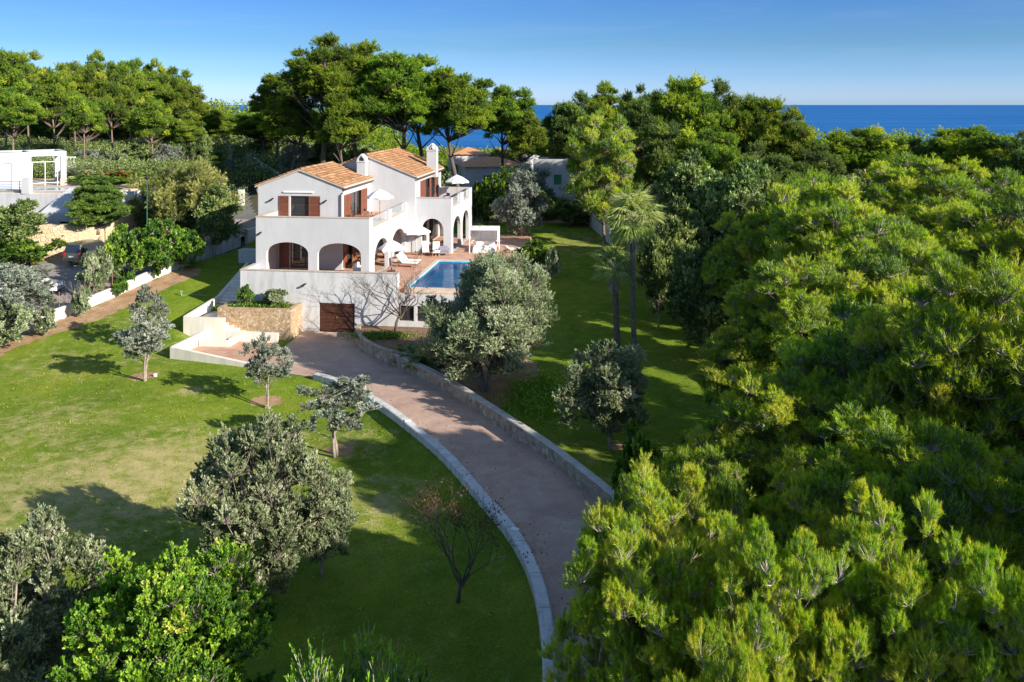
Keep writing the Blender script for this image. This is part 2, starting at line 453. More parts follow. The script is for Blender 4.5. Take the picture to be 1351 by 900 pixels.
def seg_dist(x, y, pts):
    d = np.full(np.shape(x), 1e9)
    for a, c in zip(pts[:-1], pts[1:]):
        ax, ay = a[0], a[1]; dx, dy = c[0]-ax, c[1]-ay
        t = np.clip(((x-ax)*dx+(y-ay)*dy)/(dx*dx+dy*dy+1e-9), 0, 1)
        d = np.minimum(d, np.hypot(x-ax-t*dx, y-ay-t*dy))
    return d
def gz(x, y):
    x = np.asarray(x, float); y = np.asarray(y, float)
    u = (x-OX)*ca-(y-OY)*sa; v = (x-OX)*sa+(y-OY)*ca
    rl = 3.25*sm(y, 55, 77)
    rr = 3.0*sm(y, 54, 98)
    w = sm(x, -12, -2)
    z = rl*(1-w)+rr*w
    flatm = sm(u, -3.0, -1.4)*(1-sm(v, .4, 1.2))*(1-sm(u, 12.5, 18))
    z = z*(1-flatm)
    z = z+1.2*sm(y, 95, 140)
    pl = 2.3*sm(-x, 36.2, 37.4)*sm(y, 75.4, 77.4)+2.75*sm(-x, 35.5, 37.5)*sm(y, 81, 82.4)
    rd = 3.7*sm(-x, 18, 30)*sm(y, 88, 116)
    z = z+np.maximum(pl, rd)+1.5*sm(-x, 45, 90)*sm(y, 95, 135)
    lane = sm(seg_dist(x, y, CEN), 3.6, 2.5)
    low = sm(y, 53, 49)*sm(x, -20, -12)
    z = z-.45*low*(1-lane)*sm(x, 12, 4)*(y < 53)
    z = z+.08*np.sin(x*.35+1)*np.sin(y*.28)*sm(seg_dist(x, y, CEN), 4, 8)*(1-flatm)
    z = z-55*sm(y, 165, 420)-6*sm(x, 60, 200)-4*sm(-x, 140, 400)
    return z
def g1(x, y): return float(gz(np.array(x), np.array(y)))

def grid_obj(name, xs, ys, zf, mat, attrs=None, keep=None):
    X, Y = np.meshgrid(xs, ys); Z = zf(X, Y)
    nx, ny = len(xs), len(ys)
    co = np.stack([X, Y, Z], -1).reshape(-1, 3)
    i = np.arange(ny-1)[:, None]*nx+np.arange(nx-1)[None, :]
    f = np.stack([i, i+1, i+nx+1, i+nx], -1).reshape(-1, 4)
    if keep is not None:
        cxy = co[f].mean(1); f = f[keep(cxy[:, 0], cxy[:, 1])]
    me = bpy.data.meshes.new(name)
    me.vertices.add(len(co)); me.vertices.foreach_set('co', co.ravel())
    me.loops.add(f.size); me.loops.foreach_set('vertex_index', f.ravel().astype(np.int32))
    me.polygons.add(len(f)); me.polygons.foreach_set('loop_start', np.arange(len(f), dtype=np.int32)*4)
    me.polygons.foreach_set('use_smooth', np.ones(len(f), bool))
    me.materials.append(mat); me.update(calc_edges=True)
    for k, fn in (attrs or {}).items():
        a = me.attributes.new(k, 'FLOAT', 'POINT')
        a.data.foreach_set('value', fn(co[:, 0], co[:, 1]).astype(np.float32))
    o = bpy.data.objects.new(name, me); col.objects.link(o)
    return o
def axis(lo, hi, step, far_lo, far_hi):
    a = list(np.arange(lo, hi+1e-6, step))
    d = step; x = lo
    pre = []
    while x > far_lo: d *= 1.35; x -= d; pre.append(x)
    d = step; x = a[-1]; post = []
    while x < far_hi: d *= 1.35; x += d; post.append(x)
    return np.array(pre[::-1]+a+post)
LX0, LX1, LY0, LY1 = -42, 26, -6, 112
def ground_z(x, y):
    inside = (x > LX0+.6) & (x < LX1-.6) & (y > LY0+.6) & (y < LY1-.6)
    u = (x-OX)*ca-(y-OY)*sa; v = (x-OX)*sa+(y-OY)*ca
    pit = 3.0*sm(u, .8, 2.5)*sm(u, 18.6, 17.6)*sm(v, 1.0, 2.5)*sm(v, 25, 23)
    return gz(x, y)-np.where(inside, .35, .0)-.012-pit
tag(grid_obj('ground', axis(-60, 50, 1.0, -900, 900), axis(-20, 130, 1.0, -300, 700), ground_z, M['floor']), kind='structure')

# soil: rings round trees, beds, border strips, forest floor
BOUND = [PZ(-60, 486, .1), PZ(0, 456, .2), PZ(60, 431, .8), PZ(130, 402, 1.7), PZ(200, 374, 2.4), PZ(246, 357, 2.8)]
rings = []
def soil(x, y):
    s = np.zeros(np.shape(x))
    for (cx_, cy_, r_) in rings:
        s = np.maximum(s, sm(np.hypot(x-cx_, (y-cy_)), r_*1.25, r_*.75))
    d = seg_dist(x, y, BOUND)
    s = np.maximum(s, sm(d, 1.6, .7))
    # earth round the big olive
    bx, by = PZ(640, 497, .2)
    s = np.maximum(s, sm(np.hypot((x-bx+.7)/1.15, (y-by-1)/1.25), 4.6, 3.2)*(1-sm(x, 1.2, 2.2)))
    # earth strip beyond the lawn, and forest edge on the right
    s = np.maximum(s, sm(y, 97, 100)*(x > -12))
    edge = 11.5+(y-50)*.05+1.2*np.sin(y*.35)
    s = np.maximum(s, .45*sm(x, edge, edge+2.5))
    bx, by = PZ(722, 352, 1.7)
    s = np.maximum(s, sm(np.hypot((x-bx), (y-by)/3), 1.5, .8))
    return s
def dry(x, y):
    d = np.zeros(np.shape(x))+.07
    for px, py, r_, k in ((210, 620, 6, .75), (120, 640, 6, .7), (60, 560, 5, .45), (330, 590, 5, .5), (250, 515, .9, .9), (200, 470, 4, .3), (770, 340, 6, .4), (60, 480, 5, .35), (500, 650, 3, .55), (470, 570, 2.5, .4), (160, 420, 4, .3), (800, 600, 3, .3)):
        cx_, cy_ = PZ(px, py, 0 if py > 450 else 1)
        d = np.maximum(d, k*np.exp(-((x-cx_)**2+(y-cy_)**2)/(r_*r_)))
    return d
for px, py, r_ in ((190, 496, .85), (352, 521, .9), (447, 592, .7), (816, 588, .5)):
    rings.append((*PZ(px, py, 0 if py < 560 else -.4), r_))
hu = lambda x, y: (((x-OX)*ca-(y-OY)*sa > .3) & ((x-OX)*ca-(y-OY)*sa < 17) & ((x-OX)*sa+(y-OY)*ca > .6) & ((x-OX)*sa+(y-OY)*ca < 24))
lawn = grid_obj('lawn', np.arange(LX0, LX1+.01, .4), np.arange(LY0, LY1+.01, .4), gz, M['lawn'], {'soil': soil, 'dry': dry},
                keep=lambda x, y: (~hu(x, y)) & (x > np.interp(y, [-6, 52, 57, 60, 64.5, 69.5, 73, 78, 90, 112], [-45, -40, -36, -34.2, -31.8, -29, -27.3, -25.2, -24.5, -24.5])-.3))
tag(lawn, kind='structure')
sea = MB(); sea.face([(-60000, 180, -30), (60000, 180, -30), (60000, 90000, -30), (-60000, 90000, -30)])
tag(sea.build('sea', M['sea'], recalc=False), kind='structure')

def add_joints(m):
    nt = m.node_tree; b = nt.nodes['Principled BSDF']; src = b.inputs['Base Color'].links[0].from_socket
    sp = N(nt, 'ShaderNodeSeparateXYZ'); nt.links.new(N(nt, 'ShaderNodeNewGeometry').outputs['Position'], sp.inputs[0])
    fr = N(nt, 'ShaderNodeMath', operation='MULTIPLY'); fr.inputs[1].default_value = .47; nt.links.new(sp.outputs[1], fr.inputs[0])
    f2 = N(nt, 'ShaderNodeMath', operation='FRACT'); nt.links.new(fr.outputs[0], f2.inputs[0])
    rr = ramp(nt, [(0, (1, 1, 1)), (.022, (0, 0, 0))], f2.outputs[0])
    nz = noise(nt, 2.2, 8, .75); nr = ramp(nt, [(.50, (0, 0, 0)), (.75, (.6, .6, .6))], nz.outputs[0])
    c = mixc(nt, nr.outputs[0], src, (.34, .33, .28))
    nt.links.new(mixc(nt, rr.outputs[0], c, (.18, .17, .15)), b.inputs['Base Color'])
add_joints(M['kerbwhite']); add_joints(M['wallcap'])
# driveway ribbon and forecourt
def ribbon(name, L, Rr, mat, dz=.03, steps=None):
    def resample(P, n):
        P = np.array(P); d = np.r_[0, np.cumsum(np.hypot(*np.diff(P, axis=0).T))]
        t = np.linspace(0, d[-1], n)
        return np.c_[np.interp(t, d, P[:, 0]), np.interp(t, d, P[:, 1])]
    n = 70; A = resample(L, n); B = resample(Rr, n); k = 8
    mb = MB()
    for i in range(n):
        for j in range(k+1):
            t = j/k; x, y = A[i]*(1-t)+B[i]*t
            mb.v.append((x, y, g1(x, y)+dz))
    for i in range(n-1):
        for j in range(k):
            a = i*(k+1)+j
            mb.f.append((a, a+1, a+k+2, a+k+1)); mb.mi.append(0)
    return tag(mb.build(name, mat, smooth=True), kind='structure')
# split lane level: keep it flat between its walls
dv = MB()
fc = [W(4.78, .0), W(9.4, .0), W(10.2, -1.6), W(10.3, -4.2)]+[tuple(p) for p in [(*PZ(487, 468), 0)]]
fore = [W(4.78, -.0)[:2], W(8.9, -.0)[:2], PZ(471, 449), PZ(470, 456), PZ(476, 464), RIGHT[0]]
def drive_z(y): return .02
mbd = MB()
Lr = [LEFT[0]]+LEFT[1:]
def resample(P, n):
    P = np.array([p[:2] for p in P]); d = np.r_[0, np.cumsum(np.hypot(*np.diff(P, axis=0).T))]
    t = np.linspace(0, d[-1], n)
    return np.c_[np.interp(t, d, P[:, 0]), np.interp(t, d, P[:, 1])]
A = resample(LEFT, 90); B = resample(RIGHT, 90)
for i in range(90):
    for j in range(7):
        t = j/6; p = A[i]*(1-t)+B[i]*t
        mbd.v.append((p[0], p[1], drive_z(p[1])))
for i in range(89):
    for j in range(6):
        a = i*7+j; mbd.f.append((a, a+1, a+8, a+7)); mbd.mi.append(0)
poly = [W(4.78, -.0)[:2], W(9.2, 0)[:2], PZ(471, 449), PZ(470, 456), PZ(478, 465), tuple(B[0]), tuple(A[0]), PZ(412, 498), PZ(385, 494), PZ(340, 489), PZ(337, 484), PZ(352, 478), PZ(372, 460), PZ(384, 451)]
n0 = len(mbd.v)
mbd.v += [(p[0], p[1], .02) for p in poly]
for t in tessellate_polygon([[Vector((p[0], p[1], 0)) for p in poly]]):
    mbd.f.append(tuple(n0+i for i in t)); mbd.mi.append(0)
tag(mbd.build('driveway', M['drive']), kind='structure')

def curve_wall(name, pts, w, z0, h, mats, label, cat, cap=.0, top_mi=0):
    """wall following pts; h is the height above z0, or a function of the point index fraction"""
    mb = MB()
    P = [p[:2] for p in pts]; a = offset(P, w/2); c = offset(P, -w/2); n = len(P)
    ring = []
    for i in range(n):
        zb = z0(P[i]) if callable(z0) else z0
        zt = h(i/(n-1), P[i]) if callable(h) else zb+h
        b0 = len(mb.v)
        prof = [(a[i], zb), (a[i], zt-.03)]
        m1 = [(a[i][k]*.88+c[i][k]*.12) for k in (0, 1)]; m2 = [(a[i][k]*.12+c[i][k]*.88) for k in (0, 1)]
        prof += [(m1, zt), (m2, zt), (c[i], zt-.03), (c[i], zb)]
        for q, z in prof: mb.v.append((q[0], q[1], z))
        ring.append(b0)
    for r0, r1 in zip(ring[:-1], ring[1:]):
        for k in range(5):
            mb.f.append((r0+k, r0+k+1, r1+k+1, r1+k)); mb.mi.append(top_mi if k in (1, 2, 3) else 0)
    for r in (ring[0], ring[-1]):
        mb.f.append(tuple(r+k for k in range(6))); mb.mi.append(0)
    o = mb.build(name, mats)
    return tag(o, label, cat)
curve_wall('kerb_wall', offset(LEFT, -.16), .42, -1.0, lambda t, p: .34+.02*math.sin(p[1]), [M['kerbwhite']], 'low curved white rendered wall along the lawn side of the driveway', 'wall')
curve_wall('stone_wall', offset(RIGHT, .18), .42, -1.0, lambda t, p: .72, [M['stone_grey'], M['wallcap']], 'curved rubble stone wall with white cap along the right side of the driveway', 'wall', top_mi=1)

# ------------------------------------------------------------------ foliage tools
rng = np.random.default_rng(11)
def nrm(v): return v/np.maximum(np.linalg.norm(v, axis=-1, keepdims=True), 1e-9)
def rdir(n): return nrm(rng.normal(size=(n, 3)))
class Fol:
    def __init__(s): s.v = []; s.t = []; s.q = []; s.tm = []; s.qm = []; s.tint = []; s.n = 0
    def blades(s, P, D, L, Wd, tint, mi=0):
        n = len(P); side = nrm(np.cross(D, rdir(n)))*Wd[:, None]*.5
        v = np.stack([P-side, P+side, P+D*L[:, None]], 1).reshape(-1, 3)
        s.t.append(np.arange(n*3).reshape(-1, 3)+s.n); s.tm.append(np.full(n, mi))
        s.v.append(v); s.tint.append(np.repeat(tint, 3)); s.n += n*3
    def leaves(s, P, D, L, Wd, tint, mi=0):
        n = len(P); sd = nrm(np.cross(D, rdir(n))); up = np.cross(sd, D)
        m = P+D*(L*.5)[:, None]+up*(L*.10)[:, None]
        v = np.stack([P, m-sd*(Wd*.5)[:, None], P+D*L[:, None], m+sd*(Wd*.5)[:, None]], 1).reshape(-1, 3)
        s.q.append(np.arange(n*4).reshape(-1, 4)+s.n); s.qm.append(np.full(n, mi))
        s.v.append(v); s.tint.append(np.repeat(tint, 4)); s.n += n*4
    def twigs(s, A, B, r0, r1, mi=1):
        n = len(A); d = nrm(B-A); a = nrm(np.cross(d, rdir(n))); b = np.cross(d, a)
        vs = []
        for P, r in ((A, r0), (B, r1)):
            for k in range(3):
                q = 2*math.pi*k/3
                vs.append(P+(a*math.cos(q)+b*math.sin(q))*r[:, None])
        v = np.stack(vs, 1).reshape(-1, 3); base = np.arange(n)*6+s.n
        for k in range(3):
            j = (k+1) % 3
            s.q.append(np.stack([base+k, base+j, base+3+j, base+3+k], 1)); s.qm.append(np.full(n, mi))
        s.v.append(v); s.tint.append(np.full(n*6, .5)); s.n += n*6
    def mesh(s, name, mats):
        v = np.concatenate(s.v); tint = np.concatenate(s.tint)
        parts = []; st = []; mi = []; pos = 0
        for arr, m_, k in ((s.t, s.tm, 3), (s.q, s.qm, 4)):
            if arr:
                a = np.concatenate(arr); parts.append(a.ravel()); st.append(pos+np.arange(len(a))*k); pos += a.size; mi.append(np.concatenate(m_))
        li = np.concatenate(parts).astype(np.int32); st = np.concatenate(st).astype(np.int32); mi = np.concatenate(mi).astype(np.int32)
        me = bpy.data.meshes.new(name)
        me.vertices.add(len(v)); me.vertices.foreach_set('co', v.astype(np.float32).ravel())
        me.loops.add(len(li)); me.loops.foreach_set('vertex_index', li)
        me.polygons.add(len(st)); me.polygons.foreach_set('loop_start', st)
        for m_ in mats: me.materials.append(m_)
        me.polygons.foreach_set('material_index', mi)
        a = me.attributes.new('tint', 'FLOAT', 'POINT'); a.data.foreach_set('value', np.clip(tint, 0, 1).astype(np.float32))
        me.update(calc_edges=True)
        return me

STY = dict(
    pine_near=dict(k='blade', L=.10, Wd=.0085, sp=.95, up=.5, upn=.2, tw=66, sub=6, lf=32, twr=.009, zmin=-.6, flat=.95, sl=(.25, .55)),
    pine_mid=dict(k='blade', L=.19, Wd=.026, sp=.95, up=.25, tw=74, sub=3, lf=13, twr=.014, zmin=-.35, flat=.80),
    pine_far=dict(k='blade', L=.27, Wd=.055, sp=1.2, up=.25, tw=62, sub=2, lf=14, twr=.012, zmin=-.5, flat=.92),
    olive=dict(k='leaf', L=.105, Wd=.036, sp=.75, up=.25, tw=88, sub=3, lf=15, twr=.008, zmin=-.6, flat=.95),
    olive_far=dict(k='leaf', L=.20, Wd=.065, sp=.8, up=.2, tw=60, sub=2, lf=12, twr=.010, zmin=-.7, flat=.9),
    broad=dict(k='leaf', L=.15, Wd=.075, sp=.8, up=.15, tw=80, sub=2, lf=15, twr=.010, zmin=-.6, flat=.95),
    broad_far=dict(k='leaf', L=.25, Wd=.13, sp=.9, up=.1, tw=55, sub=1, lf=18, twr=.012, zmin=-.7, flat=.9),
    feather=dict(k='leaf', L=.28, Wd=.055, sp=.7, up=.0, tw=70, sub=1, lf=22, twr=.010, zmin=-.8, flat=1.0),
)
def puff(F_, c, r, st, dens=1.0, out=None, tint0=None):
    """one foliage clump: twigs fan out from its foot and carry needles or leaves on their outer part"""
    c = np.array(c, float); rv = np.array([r, r, r*st['flat']])
    n = max(6, int(st['tw']*dens*min(2.5, max(.35, r*r))))
    d = rdir(n*3); d = d[d[:, 2] > st['zmin']][:n]; n = len(d)
    if out is not None:
        d = nrm(d+np.array(out)*.45)
    foot = c-np.array([0, 0, r*.35*st['flat']])
    ln = rng.uniform(.55, 1.2, n)
    B = c+d*rv*ln[:, None]+rng.normal(size=(n, 3))*r*.05
    A = foot+(B-foot)*rng.uniform(.05, .3, n)[:, None]
    F_.twigs(A, B, np.full(n, st['twr']*1.5), np.full(n, st['twr']*.6))
    tp = (.44+.17*rng.normal()) if tint0 is None else tint0
    tt = tp+.12*rng.normal(size=n)
    AA = [A]; BB = [B]; TT = [tt]
    for _ in range(st['sub']-1):
        s0 = A+(B-A)*rng.uniform(.35, .9, n)[:, None]
        dd = nrm(nrm(B-A)+rdir(n)*.75+np.array([0, 0, st['up']]))
        e0 = s0+dd*(r*rng.uniform(*st.get('sl', (.18, .38)), n))[:, None]
        F_.twigs(s0, e0, np.full(n, st['twr']*.8), np.full(n, st['twr']*.4))
        AA.append(s0-(e0-s0)*.2); BB.append(e0); TT.append(tt+.06*rng.normal(size=n))
    A = np.concatenate(AA); B = np.concatenate(BB); TT = np.concatenate(TT); n = len(A)
    k = st['lf']; lo = .45 if st['sub'] == 1 else .35
    t = rng.uniform(lo, 1.03, (n, k))
    P = (A[:, None]+(B-A)[:, None]*t[..., None]).reshape(-1, 3)+rng.normal(size=(n*k, 3))*st['L']*.08
    D0 = np.repeat(nrm(B-A), k, 0)
    D = nrm(D0+rdir(n*k)*st['sp']+np.array([0, 0, st.get('upn', st['up'])]))
    L = st['L']*rng.uniform(.65, 1.25, n*k); Wd = st['Wd']*rng.uniform(.7, 1.3, n*k)
    # yellower young growth at the tips, steepened to paint sunlit tufts into the tint
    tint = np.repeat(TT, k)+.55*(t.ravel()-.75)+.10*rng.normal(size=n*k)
    (F_.blades if st['k'] == 'blade' else F_.leaves)(P, D, L, Wd, tint)

def scatter(n, fn, minsep, tries=60):
    pts = []
    for _ in range(n*tries):
        p, r = fn()
        if all(sum((a-c)**2 for a, c in zip(p, q))**.5 > minsep*(r+rq)*.5 for q, rq in pts):
            pts.append((p, r))
            if len(pts) >= n: break
    return pts
rnd = random.Random(5)
def crown_fn(kind, h, w, zlo, rs=1.0):
    cz = (h+zlo)/2; hz = (h-zlo)/2; hw = w/2
    p1, p2, p3 = rnd.uniform(0, 6), rnd.uniform(0, 6), rnd.uniform(0, 6)
    def fn():
        while True:
            d = Vector((rnd.gauss(0, 1), rnd.gauss(0, 1), rnd.gauss(0, 1))).normalized()
            if kind == 'umbrella' and d.z < -.45: continue
            break
        az = math.atan2(d.y, d.x)
        lob = 1+.27*math.sin(3*az+p1)*math.cos(2.6*d.z+p2)+.12*math.sin(5*az+p3+4*d.z)
        rr_ = (rnd.uniform(.62, .97) if rnd.random() < .82 else rnd.uniform(.2, .6))*min(lob, 1.12)
        r = rnd.uniform(.24, .40)*min(hw, hz*1.3)*rs
        x, y, z = d.x*rr_*(hw-r*.6), d.y*rr_*(hw-r*.6), cz+d.z*rr_*(hz-r*.5)
        if kind == 'umbrella' and d.z < 0: z = cz+d.z*rr_*hz*.9; x *= 1-.25*rnd.random(); y *= 1-.25*rnd.random()
        if kind == 'cone':
            t = (z-zlo)/(h-zlo); k = 1.15*(1-t)+.12; x *= k; y *= k; r *= .5+.5*k
        return (x, y, z), r
    return fn
def make_tree(name, kind, h, w, zlo, sty, leafm, barkm, npf, dens=1.0, lean=.05, rt=.025, multi=1, minsep=.95, seed=None, twigm=None, puffs=None, limbs=True, rs=1.0):
    """returns (trunk mesh, crown mesh, h, w): tapered trunk with limbs to every clump, crown of leaf clumps"""
    if seed is not None:
        rnd.seed(seed)
    st = STY[sty] if isinstance(sty, str) else sty
    fol = Fol(); tb = MB()
    P = puffs or scatter(npf, crown_fn(kind, h, w, zlo, rs), minsep)
    starts = []
    for k in range(multi):
        a = rnd.uniform(0, 6.28); sp = (0 if multi == 1 else .03*h)
        lx, ly = lean*h*math.cos(a), lean*h*math.sin(a)
        if multi > 1: lx, ly = math.cos(k*6.28/multi+a)*w*.2, math.sin(k*6.28/multi+a)*w*.2
        pts = []; rad = []
        topz = zlo+(h-zlo)*.74
        m_ = 9
        ph = rnd.uniform(0, 6)
        for i in range(m_):
            t = i/(m_-1)
            wob = .018*h*math.sin(t*5+ph)
            pts.append((math.cos(a+k*2.1)*sp*.6+lx*t**1.3+wob, math.sin(a+k*2.1)*sp*.6+ly*t**1.3+wob*.6, topz*t-.25*(1-t)))
            rad.append(h*rt*(1.0-.72*t)*(1.35 if i == 0 else 1)/(multi**.35))
        tb.tube(pts, rad, 9)
        starts.append((pts, rad))
    for (c, r) in P:
        pts, rad = min(starts, key=lambda s_: (s_[0][-1][0]-c[0])**2+(s_[0][-1][1]-c[1])**2)
        # branch off the trunk somewhat below the clump
        zt = max(zlo*.7, c[2]-math.hypot(c[0], c[1])*rnd.uniform(.35, .75)-.05*h)
        zt = min(zt, pts[-1][2]*.98)
        i = min(range(len(pts)), key=lambda q: abs(pts[q][2]-zt)); i = max(i, 2)
        s_ = Vector(pts[i]); e = Vector(c)-Vector((0, 0, r*.3))
        mid = s_.lerp(e, .5)+Vector((rnd.gauss(0, .04), rnd.gauss(0, .04), rnd.uniform(-.08, .04)))*(e-s_).length
        rb = min(rad[i]*.55, h*rt*.30)
        if limbs: tb.tube([s_, s_.lerp(mid, .5), mid, mid.lerp(e, .6), e], [rb, rb*.8, rb*.62, rb*.42, rb*.22], 6)
        out = Vector((c[0], c[1], (c[2]-zlo)*.6)); out = out.normalized() if out.length > .01 else Vector((0, 0, 1))
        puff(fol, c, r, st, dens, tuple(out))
    tm = bpy.data.meshes.new(name+'_trunk'); tm.from_pydata(tb.v, [], tb.f); tm.materials.append(barkm)
    tm.polygons.foreach_set('use_smooth', [True]*len(tb.f)); tm.update()
    cm = fol.mesh(name+'_crown', [leafm, twigm or barkm])
    return dict(trunk=tm, crown=cm, h=h, w=w, name=name)
def put_tree(T, x, y, label, cat='tree', h=None, w=None, rz=None, group=None, name=None, z=None, crown='crown', trunk='trunk'):
    z = g1(x, y) if z is None else z
    e = empty(name or T['name'], (x, y, z-.03), rnd.uniform(0, 6.28) if rz is None else rz, label, cat, group)
    sx = (w or T['w'])/T['w']; sz = (h or T['h'])/T['h']
    e.scale = (sx, sx, sz)
    for pn, me in ((trunk, T['trunk']), (crown, T['crown'])):
        o = bpy.data.objects.new(pn, me); col.objects.link(o); o.parent = e
    return e
def put_px(T, px, ytop, Y, wpx, label, **kw):
    x = XY(px, Y); z = kw.pop('z', None); z = g1(x, Y) if z is None else z
    return put_tree(T, x, Y, label, h=ZT(ytop, Y)-z, w=wpx*Y/F, z=z, **kw)

# ================================================================== THE VILLA (local frame: x along the garage wall, y into the plot)
V = empty('white_villa', (OX, OY, 0), -ANG, 'white two-storey villa with arches, terracotta roofs and a garage below', 'house')
def hbuild(mb, name, mat, **k): return mb.build(name, mat, V, **k)
DZ, UZ = 3.4, 7.05
# basement wall with garage and window openings, parapet above
mb = MB()
mb.wall([(0, -1), (6.03, -1), (6.03, 2.15), (8.71, 2.15), (8.71, -1), (11.87, -1), (19.0, -1), (19.0, 2.95), (11.87, 2.95), (11.87, 4.40), (0, 4.40)],
        [rect(12.0, 13.1, 1.02, 2.13), rect(13.32, 14.45, 1.02, 2.13), rect(14.67, 15.8, 1.02, 2.13)], 'u', 0, .28)
mb.box(0, .28, .28, 3.0, -1, 4.40)
mb.box(11.60, 11.87, .28, .62, 3.0, 4.40)
hbuild(mb, 'basement_wall', M['white_low'])
mb = MB()
mb.box(-.04, 11.91, -.04, .32, 4.402, 4.45); mb.box(-.04, .32, .322, 2.5, 4.402, 4.45)
hbuild(mb, 'parapet_coping', M['coping'])
# garage door
gd = MB(); gd.box(6.05, 8.69, .10, .16, -.02, 2.13)
for i in range(9): gd.box(6.07, 8.67, .082, .10, .02+i*.235, .235*(i+1)-.01)
go = hbuild(gd, 'garage_door', M['garage'])
hd = MB(); hd.tube([(7.36, .03, 1.12), (7.36, .085, 1.12)], [.07, .05], 10); hd.build('handle', M['brass'], go)
sl = MB(); sl.box(5.95, 8.8, -.12, .08, .0, .05); hbuild(sl, 'threshold', M['coping'])
for u0 in (12.0, 13.32, 14.67):
    f_ = MB()
    f_.box(u0, u0+.06, .14, .2, 1.02, 2.13); f_.box(u0+1.07, u0+1.13, .14, .2, 1.02, 2.13)
    f_.box(u0+.06, u0+1.07, .14, .2, 1.02, 1.08); f_.box(u0+.06, u0+1.07, .14, .2, 2.07, 2.13); f_.box(u0+.53, u0+.58, .145, .2, 1.08, 2.07)
    fo = hbuild(f_, 'window', M['wood_dark']); g_ = MB(); g_.box(u0+.06, u0+1.07, .165, .175, 1.08, 2.07); g_.build('pane', M['glass'], fo)
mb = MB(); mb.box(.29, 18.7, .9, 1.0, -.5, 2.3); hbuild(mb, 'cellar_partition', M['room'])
# deck slab (with the pool hole)
PU0, PU1, PV0, PV1 = 12.6, 17.2, .85, 11.0
mb = MB()
mb.box(.28, 11.87, .28, 26, 3.1, DZ)
mb.box(11.87, PU0-.3, .62, 26, 2.9, DZ-.002); mb.box(PU1+.3, 19.0, .62, 26, 2.9, DZ-.002); mb.box(PU0-.3, PU1+.3, PV1+.3, 26, 2.9, DZ-.002)
mb.box(11.87, 19.0, .28, .62, 2.6, 2.97)
hbuild(mb, 'terrace_floor', M['tile'])
mb = MB(); mb.box(18.72, 19.0, .28, 26, -1, 3.1); hbuild(mb, 'terrace_side_wall', M['white_low'])

# --- left wing gallery (arcade) ---
mb = MB()
mb.wall([(.1, DZ), (9.05, DZ), (9.05, 8.0), (.1, 8.0)], [arch(.95, 4.27, DZ+.02, 5.25, 6.1), arch(5.0, 8.4, DZ+.02, 5.25, 6.1)], 'u', 2.5, .32)
mb.box(.1, .42, 2.82, 6.0, DZ, 8.0)
hbuild(mb, 'front_arcade', M['white'])
mb = MB()
out_ = [(2.82, DZ), (13.9, DZ), (13.9, 7.95), (13.4, 7.95), (13.4, 7.2), (8.9, 7.2), (8.9, 8.0), (7.95, 8.0), (7.95, 7.2), (3.45, 7.2), (3.45, 8.0), (2.82, 8.0)]
mb.wall(out_, [arch(3.9, 7.85, DZ+.02, 4.7, 6.0), arch(8.85, 13.3, DZ+.02, 4.7, 6.0)], 'v', 8.73, .32)
hbuild(mb, 'side_arcade', M['white'])
mb = MB(); mb.box(.06, 9.09, 2.46, 2.86, 8.002, 8.05); mb.box(.06, .46, 2.862, 6.0, 8.002, 8.05)
mb.box(8.69, 9.09, 3.46, 7.94, 7.202, 7.24); mb.box(8.69, 9.09, 8.91, 13.39, 7.202, 7.24)
hbuild(mb, 'coping', M['coping'])
mb = MB(); mb.box(.42, 8.73, 2.82, 13.9, 6.75, UZ-.001); o = hbuild(mb, 'upper_terrace_slab', M['ceil'])
mb = MB(); mb.box(.43, 8.72, 2.83, 13.89, UZ, UZ+.02); hbuild(mb, 'upper_terrace_tiles', M['tile'])
for a, c in ((3.5, 7.9), (8.95, 13.35)):
    g_ = MB(); g_.box(8.88, 8.90, a, c, 7.26, 7.98); go_ = hbuild(g_, 'glass_balustrade', M['clear'])
    r_ = MB(); r_.box(8.87, 8.91, a, c, 7.98, 8.0); r_.build('rail', M['metal'], go_)

# --- block A (left wing) ---
mb = MB()
AU0, AU1, AV0, AV1, AR = -1.3, 5.75, 6.0, 15.0, 2.25
mb.wall([(AU0, 0), (AU1, 0), (AU1, 10.02), (AR, 11.28), (AU0, 10.02)],
        [rect(1.45, 3.9, DZ+.05, 5.6), rect(1.45, 3.95, UZ+.05, 9.25)], 'u', AV0, .3)
mb.wall([(AV0+.3, 0), (AV1, 0), (AV1, 10.0), (AV0+.3, 10.0)], [rect(6.9, 12.4, UZ+.05, 9.3), rect(6.9, 12.6, DZ+.05, 5.7)], 'v', AU1-.3, .3)
mb.box(AU0, AU0+.3, AV0+.3, AV1, 0, 10.0)
hbuild(mb, 'left_wing_walls', M['white'])
mb = MB(); mb.box(AU0+.3, AU1-.3, AV0+1.6, AV0+1.7, DZ, 9.9); mb.box(AU1-1.6, AU1-1.5, AV0+1.7, AV1, DZ, 9.9); mb.box(AU0+.3, AU1-.3, AV0+.3, AV1-.1, 6.7, 6.9); hbuild(mb, 'inner_partition', M['room'])
